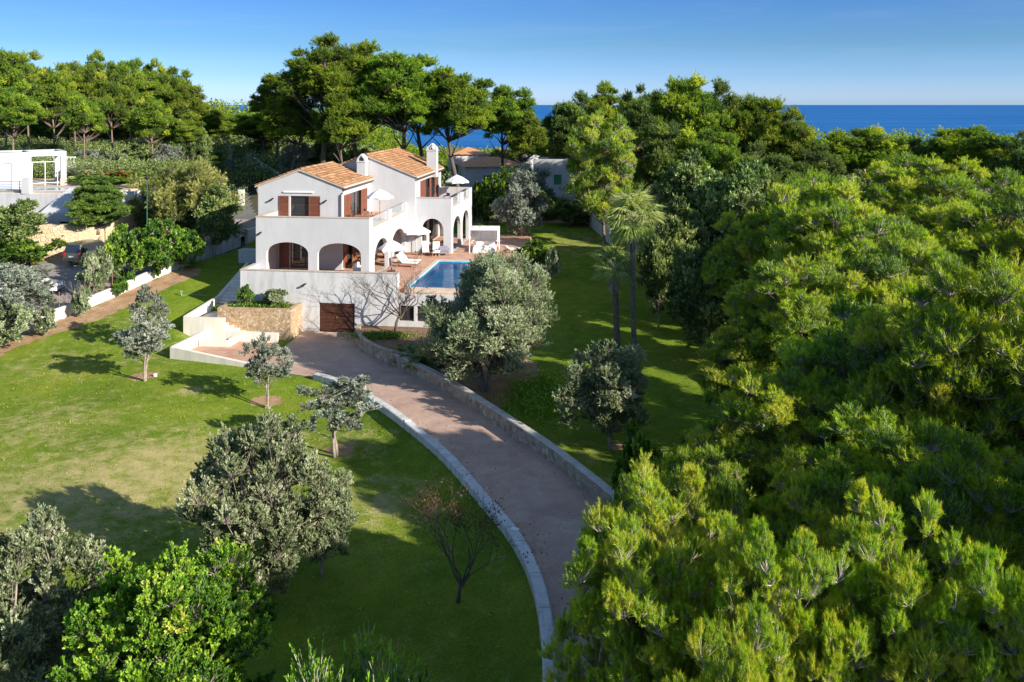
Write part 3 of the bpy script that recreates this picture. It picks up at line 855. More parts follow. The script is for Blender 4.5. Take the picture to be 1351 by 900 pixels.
# --- block B (tall wing) ---
BU0, BU1, BV0, BV1, BR = .8, 9.8, 13.9, 25.0, 5.3
mb = MB()
mb.wall([(BU0, 0), (BU1, 0), (BU1, 10.2), (BR, 12.0), (BU0, 10.2)], [], 'u', BV0, .3)
mb.wall([(BV0+.3, 0), (BV1, 0), (BV1, 10.18), (BV0+.3, 10.18)], [rect(16.0, 24.0, 7.35, 9.65), rect(15.2, 18.6, DZ+.05, 5.9), rect(19.6, 23.8, DZ+.05, 5.9)], 'v', BU1-.3, .3)
mb.wall([(BU0, 0), (BU1-.3, 0), (BU1-.3, 10.2), (BR, 11.98), (BU0, 10.2)], [], 'u', BV1-.3, .3)
mb.box(BU0, BU0+.3, BV0+.3, BV1-.3, 0, 10.18)
hbuild(mb, 'tall_wing_walls', M['white'])
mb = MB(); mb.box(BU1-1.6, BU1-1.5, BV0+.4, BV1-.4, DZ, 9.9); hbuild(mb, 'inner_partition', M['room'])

# --- right terrace (in front of the tall wing's doors) ---
mb = MB()
mb.wall([(9.8, DZ), (13.0, DZ), (13.0, 8.32), (9.8, 8.32)], [arch(10.3, 12.3, DZ+.02, 5.45, 6.5)], 'u', 14.2, .3)
mb.wall([(14.5, DZ), (24.5, DZ), (24.5, 8.3), (23.2, 8.3), (23.2, 7.45), (20.2, 7.45), (20.2, 8.3), (18.6, 8.3), (18.6, 7.45), (15.0, 7.45), (15.0, 8.32), (14.5, 8.32)],
        [arch(15.1, 18.7, DZ+.02, 5.2, 6.4), arch(19.7, 23.0, DZ+.02, 5.2, 6.4)], 'v', 12.7, .3)
mb.wall([(9.8, DZ), (13.0, DZ), (13.0, 8.3), (9.8, 8.3)], [arch(10.3, 12.4, DZ+.02, 5.45, 6.4)], 'u', 24.5, .3)
hbuild(mb, 'right_arcade', M['white'])
mb = MB(); mb.box(9.8, 12.7, 14.5, 24.5, 6.95, 7.2); hbuild(mb, 'right_terrace_slab', M['ceil'])
mb = MB(); mb.box(9.81, 12.69, 14.51, 24.49, 7.201, 7.22); hbuild(mb, 'right_terrace_tiles', M['tile'])
mb = MB(); mb.box(9.8, 13.04, 14.16, 14.54, 8.322, 8.37); mb.box(12.66, 13.04, 15.01, 18.59, 7.452, 7.49); mb.box(12.66, 13.04, 20.21, 23.19, 7.452, 7.49)
hbuild(mb, 'coping', M['coping'])
for a, c in ((15.05, 18.55), (20.25, 23.15)):
    g_ = MB(); g_.box(12.84, 12.86, a, c, 7.5, 8.26); go_ = hbuild(g_, 'glass_balustrade', M['clear'])
    r_ = MB(); r_.box(12.83, 12.87, a, c, 8.26, 8.28); r_.build('rail', M['metal'], go_)

# --- doors, windows and shutters ---
def door_u(u0, u1, v, z0, z1, n, zbars=2, curtain=True):
    """glazed door in a front (u) wall"""
    f_ = MB(); t = .07
    f_.box(u0, u0+t, v, v+.07, z0, z1); f_.box(u1-t, u1, v, v+.07, z0, z1); f_.box(u0+t, u1-t, v, v+.07, z1-t, z1); f_.box(u0+t, u1-t, v, v+.07, z0, z0+.16)
    for i in range(1, n):
        c = u0+(u1-u0)*i/n; f_.box(c-.05, c+.05, v+.002, v+.07, z0+.16, z1-t)
    for i in range(1, zbars+1):
        c = z0+(z1-z0)*i/(zbars+1); f_.box(u0+t, u1-t, v+.012, v+.06, c-.025, c+.025)
    fo = hbuild(f_, 'glazed_door', M['wood_dark'])
    g_ = MB(); g_.box(u0+t, u1-t, v+.03, v+.038, z0+.16, z1-t); g_.build('pane', M['glass'], fo)
def door_v(v0, v1, u, z0, z1, n, zbars=1):
    f_ = MB(); t = .07
    f_.box(u-.07, u, v0, v0+t, z0, z1); f_.box(u-.07, u, v1-t, v1, z0, z1); f_.box(u-.07, u, v0+t, v1-t, z1-t, z1); f_.box(u-.07, u, v0+t, v1-t, z0, z0+.16)
    for i in range(1, n):
        c = v0+(v1-v0)*i/n; f_.box(u-.07, u-.002, c-.05, c+.05, z0+.16, z1-t)
    for i in range(1, zbars+1):
        c = z0+(z1-z0)*i/(zbars+1); f_.box(u-.06, u-.012, v0+t, v1-t, c-.025, c+.025)
    fo = hbuild(f_, 'glazed_door', M['wood_dark'])
    g_ = MB(); g_.box(u-.038, u-.03, v0+t, v1-t, z0+.16, z1-t); g_.build('pane', M['glass'], fo)
def shutter(kind, a0, a1, pos, z0, z1):
    """louvred leaf; kind 'u' lies against a front wall, 'v' against a side wall"""
    f_ = MB(); t = .07
    def bx(x0, x1, d0, d1, za, zb):
        if kind == 'u': f_.box(x0, x1, pos-d1, pos-d0, za, zb)
        else: f_.box(pos+d0, pos+d1, x0, x1, za, zb)
    bx(a0, a0+t, 0, .05, z0, z1); bx(a1-t, a1, 0, .05, z0, z1)
    k = 3
    for i in range(k+1):
        zc = z0+(z1-z0-.1)*i/k; bx(a0+t, a1-t, 0, .05, zc, zc+.1)
    z = z0+.12
    while z < z1-.1:
        bx(a0+t, a1-t, .008, .036, z, z+.035); z += .06
    bx(a0+t, a1-t, .012, .018, z0+.1, z1-.1)
    o = hbuild(f_, 'shutter', M['wood'])
    return o
door_u(1.45, 3.90, AV0+.12, DZ+.05, 5.6, 2, 2)
door_u(1.45, 3.95, AV0+.12, UZ+.05, 9.25, 2, 2)
shutter('u', .55, 1.38, AV0-.003, DZ+.08, 5.6)
shutter('u', .50, 1.32, AV0-.003, UZ+.08, 9.25)
shutter('u', 3.02, 3.94, AV0-.003, UZ+.08, 9.25)
door_v(6.9, 12.4, AU1-.1, UZ+.05, 9.3, 6, 0)
door_v(6.9, 12.6, AU1-.1, DZ+.05, 5.7, 6, 0)
for a, c in ((6.5, 7.4), (7.45, 8.3), (11.0, 11.85), (11.9, 12.8)): shutter('v', a, c, AU1+.003, UZ+.08, 9.3)
for a, c in ((6.3, 7.2), (8.6, 9.4), (12.0, 12.8)): shutter('v', a, c, AU1+.003, DZ+.08, 5.7)
door_v(16.0, 24.0, BU1-.1, 7.35, 9.65, 8, 0)
door_v(15.2, 18.6, BU1-.1, DZ+.05, 5.9, 4, 0); door_v(19.6, 23.8, BU1-.1, DZ+.05, 5.9, 4, 0)
for a, c in ((15.9, 17.9), (19.6, 20.3), (21.9, 22.7)): shutter('v', a, c, BU1+.003, 7.36, 9.65)
for a, c in ((8.1, 9.1), (9.6, 10.4)):
    k_ = MB(); k_.box(AU1-.28, AU1-.2, a+.2, c, UZ+.2, 9.2); hbuild(k_, 'curtain', M['curtain'])
for a, c in ((1.6, 2.3), (3.3, 3.7)):
    for z0, z1 in ((UZ+.2, 9.2), (DZ+.2, 5.6)):
        k_ = MB(); k_.box(a, c, AV0+.32, AV0+.36, z0, z1); hbuild(k_, 'curtain', M['curtain'])
# second-floor arcade back wall doors behind side arcade of the tall wing front
for a0, a1 in ((6.35, 7.5),):
    door_u(a0, a1, BV0-.08, DZ+.05, 5.7, 2, 1)
# wall lamps and security lights
for (u, v, z) in ((.42, 2.5, 6.75), (4.35, AV0, 8.85), (-.1, AV0, 8.95), (4.9, 0, 3.45)):
    l_ = MB(); l_.box(u-.04, u+.04, v-.05, v, z-.05, z+.05); l_.box(u-.16, u+.02, v-.22, v-.06, z-.12, z-.02)
    l_.tube([(u+.12, v-.02, z+.08), (u+.12, v-.14, z+.06)], [.05, .07], 8)
    hbuild(l_, 'wall_light', M['metal'])
a_ = MB(); a_.box(.9, 3.4, AV0-.10, AV0-.003, 9.52, 9.62); hbuild(a_, 'awning_box', M['plaster'])
# gutters and downpipes
g_ = MB(); g_.tube([(AU1+.28, AV0-.1, 9.84), (AU1+.28, AV1-1.2, 9.84)], .07, 8); g_.tube([(AU1+.26, AV0-.02, 9.84), (AU1+.06, AV0-.07, 9.5), (AU1-.08, AV0-.07, 9.4), (AU1-.08, AV0-.07, UZ)], .045, 8)
hbuild(g_, 'gutter', M['gutter']); g_ = MB(); g_.tube([(AU0-.10, AV0-.02, 9.8), (AU0+.04, AV0-.07, 9.4), (AU0+.04, AV0-.07, 3.5)], .04, 8)
hbuild(g_, 'gutter', M['gutter'])
g_ = MB(); g_.tube([(BU1+.28, BV0-.1, 10.0), (BU1+.28, BV1+.1, 10.0)], .07, 8); hbuild(g_, 'gutter', M['gutter'])

def tiled_roof(u0, u1, ur, v0, v1, ze, zr, name):
    """two slopes of overlapping barrel tiles on a slab"""
    rr_ = random.Random(3); verts = []; faces = []; tint = []
    for side in (0, 1):
        ua, ub = (u1, ur) if side else (u0, ur)
        Ls = math.hypot(ub-ua, zr-ze); nr = max(2, int(Ls/.36)); nc = int((v1-v0)/.235)
        for i in range(nr):
            rowt = rr_.uniform(-.08, .08)
            for j in range(nc):
                t0 = i/nr; t1 = min(1, (i+1.15)/nr)
                tn = min(1, max(0, .50+rowt+rr_.gauss(0, .28)))
                vc = v0+(j+.5)*(v1-v0)/nc+rr_.uniform(-.012, .012); rad = .125; n0 = len(verts)
                for t, lift, rk in ((t0, .055, 1.0), (t1, .012, .8)):
                    x = ua+(ub-ua)*t; z = ze+(zr-ze)*t+lift+rr_.uniform(0, .012)
                    for k in range(6):
                        q = math.pi*k/5
                        verts.append((x, vc+math.cos(q)*rad*rk, z+math.sin(q)*.085*rk)); tint.append(tn)
                for k in range(5): faces.append((n0+k, n0+k+1, n0+k+7, n0+k+6))
    # ridge tiles
    nr = int((v1-v0)/.4)
    for i in range(nr):
        tn = rr_.random(); n0 = len(verts)
        for vv_, l_ in ((v0+i*.4, .06), (v0+i*.4+.45, .03)):
            for k in range(6):
                q = math.pi*k/5; verts.append((ur+math.cos(q)*.17, vv_, zr+l_+math.sin(q)*.12-.02)); tint.append(tn)
        for k in range(5): faces.append((n0+k, n0+k+1, n0+k+7, n0+k+6))
    me = bpy.data.meshes.new(name); me.from_pydata(verts, [], faces); me.materials.append(M['roof'])
    at_ = me.attributes.new('tint', 'FLOAT', 'POINT'); at_.data.foreach_set('value', tint); me.update()
    me.polygons.foreach_set('use_smooth', [True]*len(faces))
    o = bpy.data.objects.new(name, me); col.objects.link(o); o.parent = V
    s_ = MB(); th = .12
    for (ua, ub) in ((u0, ur), (ur, u1)):
        za, zb = (ze, zr) if ua == u0 else (zr, ze)
        P4 = [(ua, v0, za), (ub, v0, zb), (ub, v1, zb), (ua, v1, za)]
        s_.face(P4); s_.face([(x, y, z-th) for x, y, z in P4][::-1])
        for k in range(4):
            a, c = P4[k], P4[(k+1) % 4]
            s_.face([a, c, (c[0], c[1], c[2]-th), (a[0], a[1], a[2]-th)])
    s_.build('roof_edge', M['coping'], o)
tiled_roof(AU0-.2, AU1+.25, AR, AV0-.12, AV1-1.1, 10.02, 11.40, 'tiled_roof')
tiled_roof(BU0-.2, BU1+.28, BR, BV0-.12, BV1+.15, 10.22, 12.12, 'tiled_roof')
# chimneys: white stacks with a pointed arched cap
def chimney(u, v, z0, z1, w, d):
    c_ = MB(); hz = z1-.62
    c_.box(u-w/2, u+w/2, v-d/2, v+d/2, z0, hz)
    for s_ in (-1, 1):
        c_.wall([(u+s_*w/2, hz), (u+s_*w/2-s_*.12, hz), (u+s_*w/2-s_*.12, hz+.15), (u, z1-.14), (u, z1), (u+s_*w/2, hz+.2)], [], 'u', v-d/2, d)
    c_.box(u-w/2-.05, u+w/2+.05, v-d/2-.05, v+d/2+.05, hz-.1, hz-.02)
    hbuild(c_, 'chimney', M['white'])
chimney(5.2, 13.3, 9.6, 12.25, .75, .9)
chimney(9.75, 21.2, 9.6, 12.85, .95, .8)
chimney(9.2, 23.6, 9.9, 12.6, .45, .8)

# --- swimming pool ---
pool = empty('swimming_pool', (OX, OY, 0), -ANG, 'blue rectangular swimming pool sunk in the terracotta terrace', 'pool')
pb = MB(); zb = 2.72
pb.box(PU0, PU1, PV0, PV1, zb-.1, zb); pb.box(PU0-.1, PU0, PV0-.1, PV1+.1, zb, 3.36); pb.box(PU1, PU1+.1, PV0-.1, PV1+.1, zb, 3.36)
pb.box(PU0, PU1, PV0-.1, PV0, zb, 3.28); pb.box(PU0, PU1, PV1, PV1+.1, zb, 3.36)
for i in range(3): pb.box(PU1-1.6, PU1-.002, PV1-.4*(3-i), PV1-.4*(2-i)-.002, zb+.002, zb+.13*(i+1))
pb.build('basin', M['mosaic'], pool)
wt = MB(); n_w = 12
wt.face([(PU0+.001, PV0+.001, 3.27), (PU1-.001, PV0+.001, 3.27), (PU1-.001, PV1-.001, 3.27), (PU0+.001, PV1-.001, 3.27)])
wt.build('water', M['pool'], pool, recalc=False)
cp = MB(); cp.box(PU0-.35, PU0, PV0-.1, PV1+.35, 3.362, 3.43); cp.box(PU1, PU1+.35, PV0-.1, PV1+.35, 3.362, 3.43); cp.box(PU0, PU1, PV1, PV1+.35, 3.362, 3.43); cp.box(PU0-.35, PU1+.35, PV0-.40, PV0-.102, 2.98, 3.33)
cp.build('coping', flat('pale_pool_coping', (.62, .50, .40), .8, var=.12), pool)

# ================================================================== terrace furniture
def at(u, v, z): x, y, _ = W(u, v); return (x, y, z)
def make_parasol(loc, label, h=2.45, r=1.45, rz=0):
    t = empty('parasol', loc, rz, label, 'parasol')
    b_ = MB(); b_.box(-.28, .28, -.28, .28, 0, .06); b_.tube([(0, 0, .06), (0, 0, .3)], .05, 10); b_.build('base', M['metal'], t)
    p_ = MB(); p_.tube([(0, 0, .2), (0, 0, h)], .024, 8); p_.build('pole', M['teak'], t)
    c_ = MB(); n = 8; top = (0, 0, h+.05); rim = []; mid = []
    for k in range(n):
        q = 2*math.pi*k/n; rim.append((r*math.cos(q), r*math.sin(q), h-.62)); mid.append((r*.5*math.cos(q), r*.5*math.sin(q), h-.22))
    for k in range(n):
        j = (k+1) % n
        mm = tuple((rim[k][i]+rim[j][i])/2*(1 if i == 2 else .96)+(.03 if i == 2 else 0) for i in range(3))
        c_.face([top, mid[k], mid[j]]); c_.face([mid[k], rim[k], mm]); c_.face([mid[k], mm, mid[j]]); c_.face([mid[j], mm, rim[j]])
        c_.face([rim[k], (rim[k][0], rim[k][1], rim[k][2]-.12), (mm[0], mm[1], mm[2]-.12), mm]); c_.face([mm, (mm[0], mm[1], mm[2]-.12), (rim[j][0], rim[j][1], rim[j][2]-.12), rim[j]])
    c_.build('canopy', M['canvas'], t, recalc=False)
    for k in range(n):
        q = 2*math.pi*k/n; s_ = MB(); s_.tube([(0, 0, h-.02), (r*.97*math.cos(q), r*.97*math.sin(q), h-.63)], .012, 4); s_.build('rib', M['teak'], t)
    return t
make_parasol(at(9.85, 5.9, DZ), 'white parasol shading the terrace beside the side arch columns', r=1.08, h=2.45, rz=.2)
make_parasol(at(9.9, 14.6-.9, DZ), 'white parasol over loungers where the two wings meet', r=1.35, h=2.6, rz=.3)
make_parasol(at(8.2, 8.3, UZ+.02), 'white parasol open above the left wing upper terrace', r=1.15, h=2.55, rz=.1)
make_parasol(at(11.9, 22.6, 7.22), 'white parasol open above the right upper terrace', r=1.25, h=2.45, rz=.5)

def make_lounger(loc, rz, label, back=.75):
    t = empty('sun_lounger', loc, rz, label, 'lounger', 'sun loungers on the pool terrace')
    f_ = MB(); f_.box(-.32, -.27, -.95, .95, .24, .31); f_.box(.27, .32, -.95, .95, .24, .31)
    for k in range(9): f_.box(-.27, .27, -.9+k*.14, -.82+k*.14, .26, .29)
    f_.build('frame', M['teak'], t)
    for x in (-.29, .29):
        for y in (-.85, .75):
            l_ = MB(); l_.box(x-.03, x+.03, y-.03, y+.03, 0, .24); l_.build('leg', M['teak'], t)
    m_ = MB(); m_.box(-.30, .30, -.95, .3, .312, .39); m_.build('mattress', M['fabric'], t, bevel=.02)
    b_ = MB(); s_, c_ = math.sin(back), math.cos(back)
    for (d0, d1) in ((0, .78),):
        P = [(-.30, .3, .35), (.30, .3, .35), (.30, .3+.78*c_, .35+.78*s_), (-.30, .3+.78*c_, .35+.78*s_)]
        off = (0, -s_*.09, c_*.09)
        b_.face(P[::-1]); b_.face([tuple(p[i]+off[i] for i in range(3)) for p in P])
        for k in range(4):
            a, c = P[k], P[(k+1) % 4]; b_.face([a, c, tuple(c[i]+off[i] for i in range(3)), tuple(a[i]+off[i] for i in range(3))])
    b_.build('backrest', M['fabric'], t, bevel=.015)
    return t
make_lounger(at(10.75, 13.9, DZ), -ANG+.25, 'white lounger facing the pool, beside the tall wing corner', 1.0)
make_lounger(at(11.75, 13.7, DZ), -ANG+.2, 'white lounger facing the pool, between its twin and the grey armchair', 1.0)
make_lounger(at(10.5, 9.0, DZ), -ANG+1.45, 'white lounger standing sideways under the parasol by the columns', .85)
make_lounger(at(10.55, 7.9, DZ), -ANG+1.5, 'white lounger with raised back between arcade columns and pool edge', .85)
make_lounger(at(18.1, 15.4, DZ), -ANG+2.6, 'cream lounger at the right end of the terrace, behind the cabana', .5)

def make_chair(loc, rz, label, mat=None, seat=None, arms=True, group=None, cat='chair', name='garden_chair'):
    mat = mat or M['teak']; seat = seat or M['teak']
    t = empty(name, loc, rz, label, cat, group)
    s_ = MB(); s_.box(-.25, .25, -.24, .24, .42, .47); s_.build('seat', seat, t)
    b_ = MB(); b_.box(-.25, .25, .215, .255, .62, .92); b_.box(-.25, -.21, .215, .255, .47, .62); b_.box(.21, .25, .215, .255, .47, .62); b_.build('backrest', seat, t)
    for x in (-.23, .23):
        for y in (-.22, .22):
            l_ = MB(); l_.box(x-.022, x+.022, y-.022, y+.022, 0, .42); l_.build('leg', mat, t)
    if arms:
        for x in (-.28, .28):
            a_ = MB(); a_.box(x-.03, x+.03, -.24, .24, .63, .66); a_.box(x-.02, x+.02, -.22, -.18, .47, .63); a_.build('armrest', mat, t)
    return t
def make_table(loc, rz, label, l=1.6, w=.9, h=.74, mat=None, name='garden_table'):
    mat = mat or M['teak']
    t = empty(name, loc, rz, label, 'table')
    s_ = MB(); k = 6
    for i in range(k): s_.box(-l/2, l/2, -w/2+w*i/k+.008, -w/2+w*(i+1)/k-.008, h-.04, h)
    s_.box(-l/2+.05, l/2-.05, -w/2+.06, w/2-.06, h-.08, h-.042)
    s_.build('tabletop', mat, t)
    for x in (-l/2+.1, l/2-.1):
        for y in (-w/2+.1, w/2-.1):
            l_ = MB(); l_.box(x-.03, x+.03, y-.03, y+.03, 0, h-.08); l_.build('leg', mat, t)
    return t
make_table(at(7.6, 5.6, UZ+.02), 0, 'wooden table on the left wing upper terrace', 1.3, .8)
for i, (u, v, r_, lb) in enumerate(((6.9, 4.7, 2.8, 'wooden armchair at the upper terrace table, back to the parapet corner'), (8.25, 6.4, -1.6, 'wooden armchair at the upper terrace table, next to the glass balustrade'), (7.4, 6.9, 0, 'wooden armchair at the upper terrace table, below the parasol'))):
    make_chair(at(u, v, UZ+.02), -ANG+r_, lb, group='chairs on the left wing upper terrace')
make_chair(at(7.1, 8.6, UZ+.02), 2.2, 'grey fabric armchair on the upper terrace in front of the shutters', M['metal'], M['fabric_grey'])
make_table(at(6.7, 8.2, DZ), -ANG+1.57, 'wooden dining table under the left wing gallery', 2.0, 1.0)
for i, (u, v, r_, lb) in enumerate(((7.6, 7.6, -1.57, 'wooden chair on the pool side of the gallery dining table, first from the front'), (7.6, 8.6, -1.57, 'wooden chair on the pool side of the gallery dining table, second from the front'), (6.7, 6.7, 3.14, 'wooden chair at the near head of the gallery dining table'))):
    make_chair(at(u, v, DZ), -ANG+r_, lb, arms=False, group='chairs at the gallery dining table')
make_table(at(9.9, 11.4, DZ), -ANG, 'low wooden side table behind the loungers', 1.5, .7, .5)
make_table(at(12.0, 16.2-3.0, DZ), 0, 'small white side table between armchair and cabana', .5, .5, .5, M['plaster'], 'side_table')
# white pouffe/armchair cushions in the gallery
def make_armchair(loc, rz, label, mat):
    t = empty('armchair', loc, rz, label, 'armchair')
    s_ = MB(); s_.box(-.38, .38, -.38, .38, .18, .42); s_.build('seat', mat, t, bevel=.04)
    b_ = MB(); b_.box(-.38, .38, .30, .44, .42, .86); b_.build('backrest', mat, t, bevel=.04)
    for x in (-.43, .43):
        a_ = MB(); a_.box(x-.05, x+.05, -.36, .40, .18, .6); a_.build('armrest', mat, t, bevel=.03)
        for y in (-.3, .3):
            l_ = MB(); l_.box(x-.03, x+.03, y-.03, y+.03, 0, .18); l_.build('leg', M['teak'], t)
    return t
make_armchair(at(12.45, 14.0-.4, DZ), -ANG+3.3, 'blue-grey armchair standing near the right arcade corner', M['fabric_grey'])
make_armchair(at(7.7, 4.6, DZ), 1.2, 'white armchair inside the gallery behind the right front arch', M['fabric'])
make_armchair(at(8.0, 11.6, DZ), -1.2, 'white armchair inside the second side arch of the left wing', M['fabric'])
make_armchair(at(11.1, 20.8, 7.22), -1.0, 'dark armchair on the right upper terrace by the doors', M['fabric_grey'])
make_table(at(11.4, 16.6, DZ), 0, 'wooden table inside the arcade of the tall wing', 1.2, .8)
make_chair(at(11.2, 15.7, DZ), 2.9, 'wooden chair behind the arch of the tall wing terrace')

# cabana day bed
cb = empty('cabana', at(15.7, 16.0, DZ), -ANG+.08, 'white canopied day bed standing on the far side of the pool', 'cabana')
hw, hd_, hh = 1.25, 1.15, 2.05
for x in (-hw, hw):
    for y in (-hd_, hd_):
        p_ = MB(); p_.box(x-.04, x+.04, y-.04, y+.04, 0, hh); p_.build('post', M['plaster'], cb)
r_ = MB(); r_.box(-hw-.05, hw+.05, -hd_-.05, -hd_+.03, hh, hh+.07); r_.box(-hw-.05, hw+.05, hd_-.03, hd_+.05, hh, hh+.07); r_.box(-hw-.05, -hw+.03, -hd_+.03, hd_-.03, hh, hh+.07); r_.box(hw-.03, hw+.05, -hd_+.03, hd_-.03, hh, hh+.07)
r_.build('frame', M['plaster'], cb)
c_ = MB()
for i in range(8):
    for j in range(8):
        def q(i, j): return (-hw+2*hw*i/8, -hd_+2*hd_*j/8, hh+.075+.12*math.sin(math.pi*i/8)*math.sin(math.pi*j/8)+.02*math.sin(i*2.5))
        c_.face([q(i, j), q(i+1, j), q(i+1, j+1), q(i, j+1)])
c_.build('canopy', M['fabric'], cb, smooth=True, recalc=False)
for (x0, x1, y0, y1, z0) in ((-hw+.05, hw-.05, hd_-.03, hd_, .75), (hw-.02, hw+.01, -.2, hd_-.05, .9), (-hw, -hw+.03, -.5, hd_-.05, 1.2)):
    d_ = MB(); n = 10
    for k in range(n):
        t0, t1 = k/n, (k+1)/n; wv = lambda t: .03*math.sin(t*26)
        if x1-x0 > .5: d_.face([(x0+(x1-x0)*t0, y0+wv(t0), z0), (x0+(x1-x0)*t1, y0+wv(t1), z0), (x0+(x1-x0)*t1, y0+wv(t1), hh), (x0+(x1-x0)*t0, y0+wv(t0), hh)])
        else: d_.face([(x0+wv(t0), y0+(y1-y0)*t0, z0), (x0+wv(t1), y0+(y1-y0)*t1, z0), (x0+wv(t1), y0+(y1-y0)*t1, hh), (x0+wv(t0), y0+(y1-y0)*t0, hh)])
    d_.build('curtain', M['fabric'], cb, recalc=False)
b_ = MB(); b_.box(-1.0, 1.0, -.85, .95, 0, .28); b_.build('bed_base', M['plaster'], cb)
b_ = MB(); b_.box(-1.0, 1.0, -.85, .95, .285, .46); b_.build('mattress', M['fabric'], cb, bevel=.05)
for x in (-.5, .5):
    b_ = MB(); b_.box(x-.35, x+.35, .55, .85, .465, .75); b_.build('pillow', M['fabric'], cb, bevel=.08)

# ================================================================== planter, stairs and side walls by the garage
E0 = lambda name, label, cat: empty(name, (OX, OY, 0), -ANG, label, cat)
pl = E0('stone_planter', 'raised tan rubble stone planter against the garage wall', 'planter')
mb = MB()
mb.box(-.7, 4.75, -2.2, -1.85, -.6, 2.12); mb.box(4.40, 4.75, -1.85, -.004, -.6, 2.12); mb.box(-.7, -.35, -1.85, -.004, -.6, 2.12)
mb.build('stone_wall', M['stone'], pl)
mb = MB(); mb.box(-.35, 4.40, -1.85, -.004, 1.2, 2.0); mb.build('soil', M['soil'], pl)
st_ = E0('garden_steps', 'cream rendered steps and landings left of the garage', 'stairs')
mb = MB()
# lower landing walls
def lw(p0, p1, w, z0, za, zb, m=mb):
    dx, dy = p1[0]-p0[0], p1[1]-p0[1]; L = math.hypot(dx, dy); nx, ny = -dy/L*w/2, dx/L*w/2
    b0 = len(m.v)
    for (p, zt) in ((p0, za), (p1, zb)):
        for s_ in (-1, 1):
            for z in (z0, zt): m.v.append((p[0]+nx*s_, p[1]+ny*s_, z))
    for f in ((0, 1, 3, 2), (4, 6, 7, 5), (0, 4, 5, 1), (2, 3, 7, 6), (1, 5, 7, 3), (0, 2, 6, 4)):
        m.f.append(tuple(b0+i for i in f)); m.mi.append(0)
lw((-1.25, -7.25), (-1.0, -3.0), .26, -.6, .78, .80)
lw((-1.36, -7.32), (4.9, -8.55), .26, -.6, .76, .20)
lw((-.87, -4.45), (1.15, -4.40), .3, -.6, .50, .50)
lw((1.15, -4.5), (1.2, -3.2), .26, -.6, .50, .50)
lw((-2.75, -3.05), (.25, -3.05), .26, -.6, 1.62, 1.62)
lw((.25, -3.0), (4.15, -3.0), .24, -.6, .72, .68)
lw((-2.75, -2.92), (-2.75, 2.2), .26, -.6, 1.62, 1.95)
lw((-2.75, 2.2), (-2.6, 7.0), .26, -.6, 1.95, 3.6)
mb.build('side_wall', M['cream'], st_)
mb = MB(); mb.box(-2.62, .13, -2.92, -2.21, -.3, 1.08); mb.box(-2.62, -.71, -2.209, 1.0, -.3, 1.08)
n_s = 7
for i in range(6): mb.box(.131+i*.42, .131+(i+1)*.42-.001, -2.87, -2.205, -.3, 1.08-.17*(i+1))
for i in range(12): mb.box(-2.6, -1.31 if i > 7 else -.02, 1.001+i*.36, 1.36+i*.36, -.3, 1.08+.17*(i+1))
mb.build('steps', M['cream'], st_)
mb = MB(); mb.prism([(-1.1, -7.1), (4.7, -8.25), (5.2, -7.2), (3.9, -4.6), (3.9, -3.15), (-.85, -3.15)], -.3, .035); mb.build('landing_paving', M['tile'], st_)
for (x, y, z) in ((-2.9, -3.25, .55),):
    pass

# curved planter beside the garage: stone retaining wall + bed
bedp = [(470, 444), (469, 452), (476, 463), (489, 471), (505, 478), (530, 484), (560, 487)]
bw = [PZ(px, py, 0) for px, py in bedp]
bw = smooth_line(bw, 2)
tag(curve_wall('bed_wall', offset(bw, .15), .35, -.5, lambda t, p: .85, [M['stone_grey'], M['stone_grey']], 'curved dry stone wall holding the planting bed beside the garage', 'wall'))
bp = [p for p in bw]+[PZ(600, 480, .2), (W(17.5, -.01)[0], W(17.5, -.01)[1]), (W(9.3, -.01)[0], W(9.3, -.01)[1])]
mb = MB(); mb.prism([(p[0], p[1]) for p in bp], -.4, .62)
tag(mb.build('planting_bed', M['soil']), kind='structure')

# ================================================================== boundary walls, parking lane, retaining walls
bnd = [(*W(-30, -12)[:2],)]
bl = [PZ(-90, 478, .1), PZ(0, 444, .4), PZ(60, 418, 1.2), PZ(130, 391, 2.0), PZ(200, 364, 2.7), PZ(250, 347, 3.0), PZ(316, 322, 3.2)]
bls = smooth_line(bl, 1)
curve_wall('boundary_wall', bls, .25, lambda p: g1(*p[:2])-.5, lambda t, p: g1(p[0], p[1])+.8, [M['kerbwhite']], 'white rendered garden wall between lawn and parking lane', 'wall')
# wire fence on top
ff = empty('wire_fence', (0, 0, 0), 0, 'rusty wire mesh fence above the white garden wall by the cars', 'fence')
mb = MB()
fp = [bls[i] for i in range(1, 8)]
for a, c in zip(fp[:-1], fp[1:]):
    L = math.hypot(c[0]-a[0], c[1]-a[1]); k = int(L/.3)
    za, zb = g1(*a[:2])+.8, g1(*c[:2])+.8
    for i in range(k+1):
        t = i/k; x, y, z = a[0]+(c[0]-a[0])*t, a[1]+(c[1]-a[1])*t, za+(zb-za)*t
        mb.tube([(x, y, z-.05), (x, y, z+.85)], .008, 3, cap=False)
    for q in (.1, .3, .5, .7, .85): mb.tube([(a[0], a[1], za+q), (c[0], c[1], zb+q)], .007, 3, cap=False)
mb.build('mesh', flat('rusty_wire', (.20, .10, .06), .8), ff)
for p in fp[::2]:
    k_ = MB(); z = g1(*p[:2])+1; k_.tube([(p[0], p[1], z-.1), (p[0], p[1], z+.95)], .03, 6); k_.build('post', flat('rusty_post', (.25, .13, .08), .8), ff)
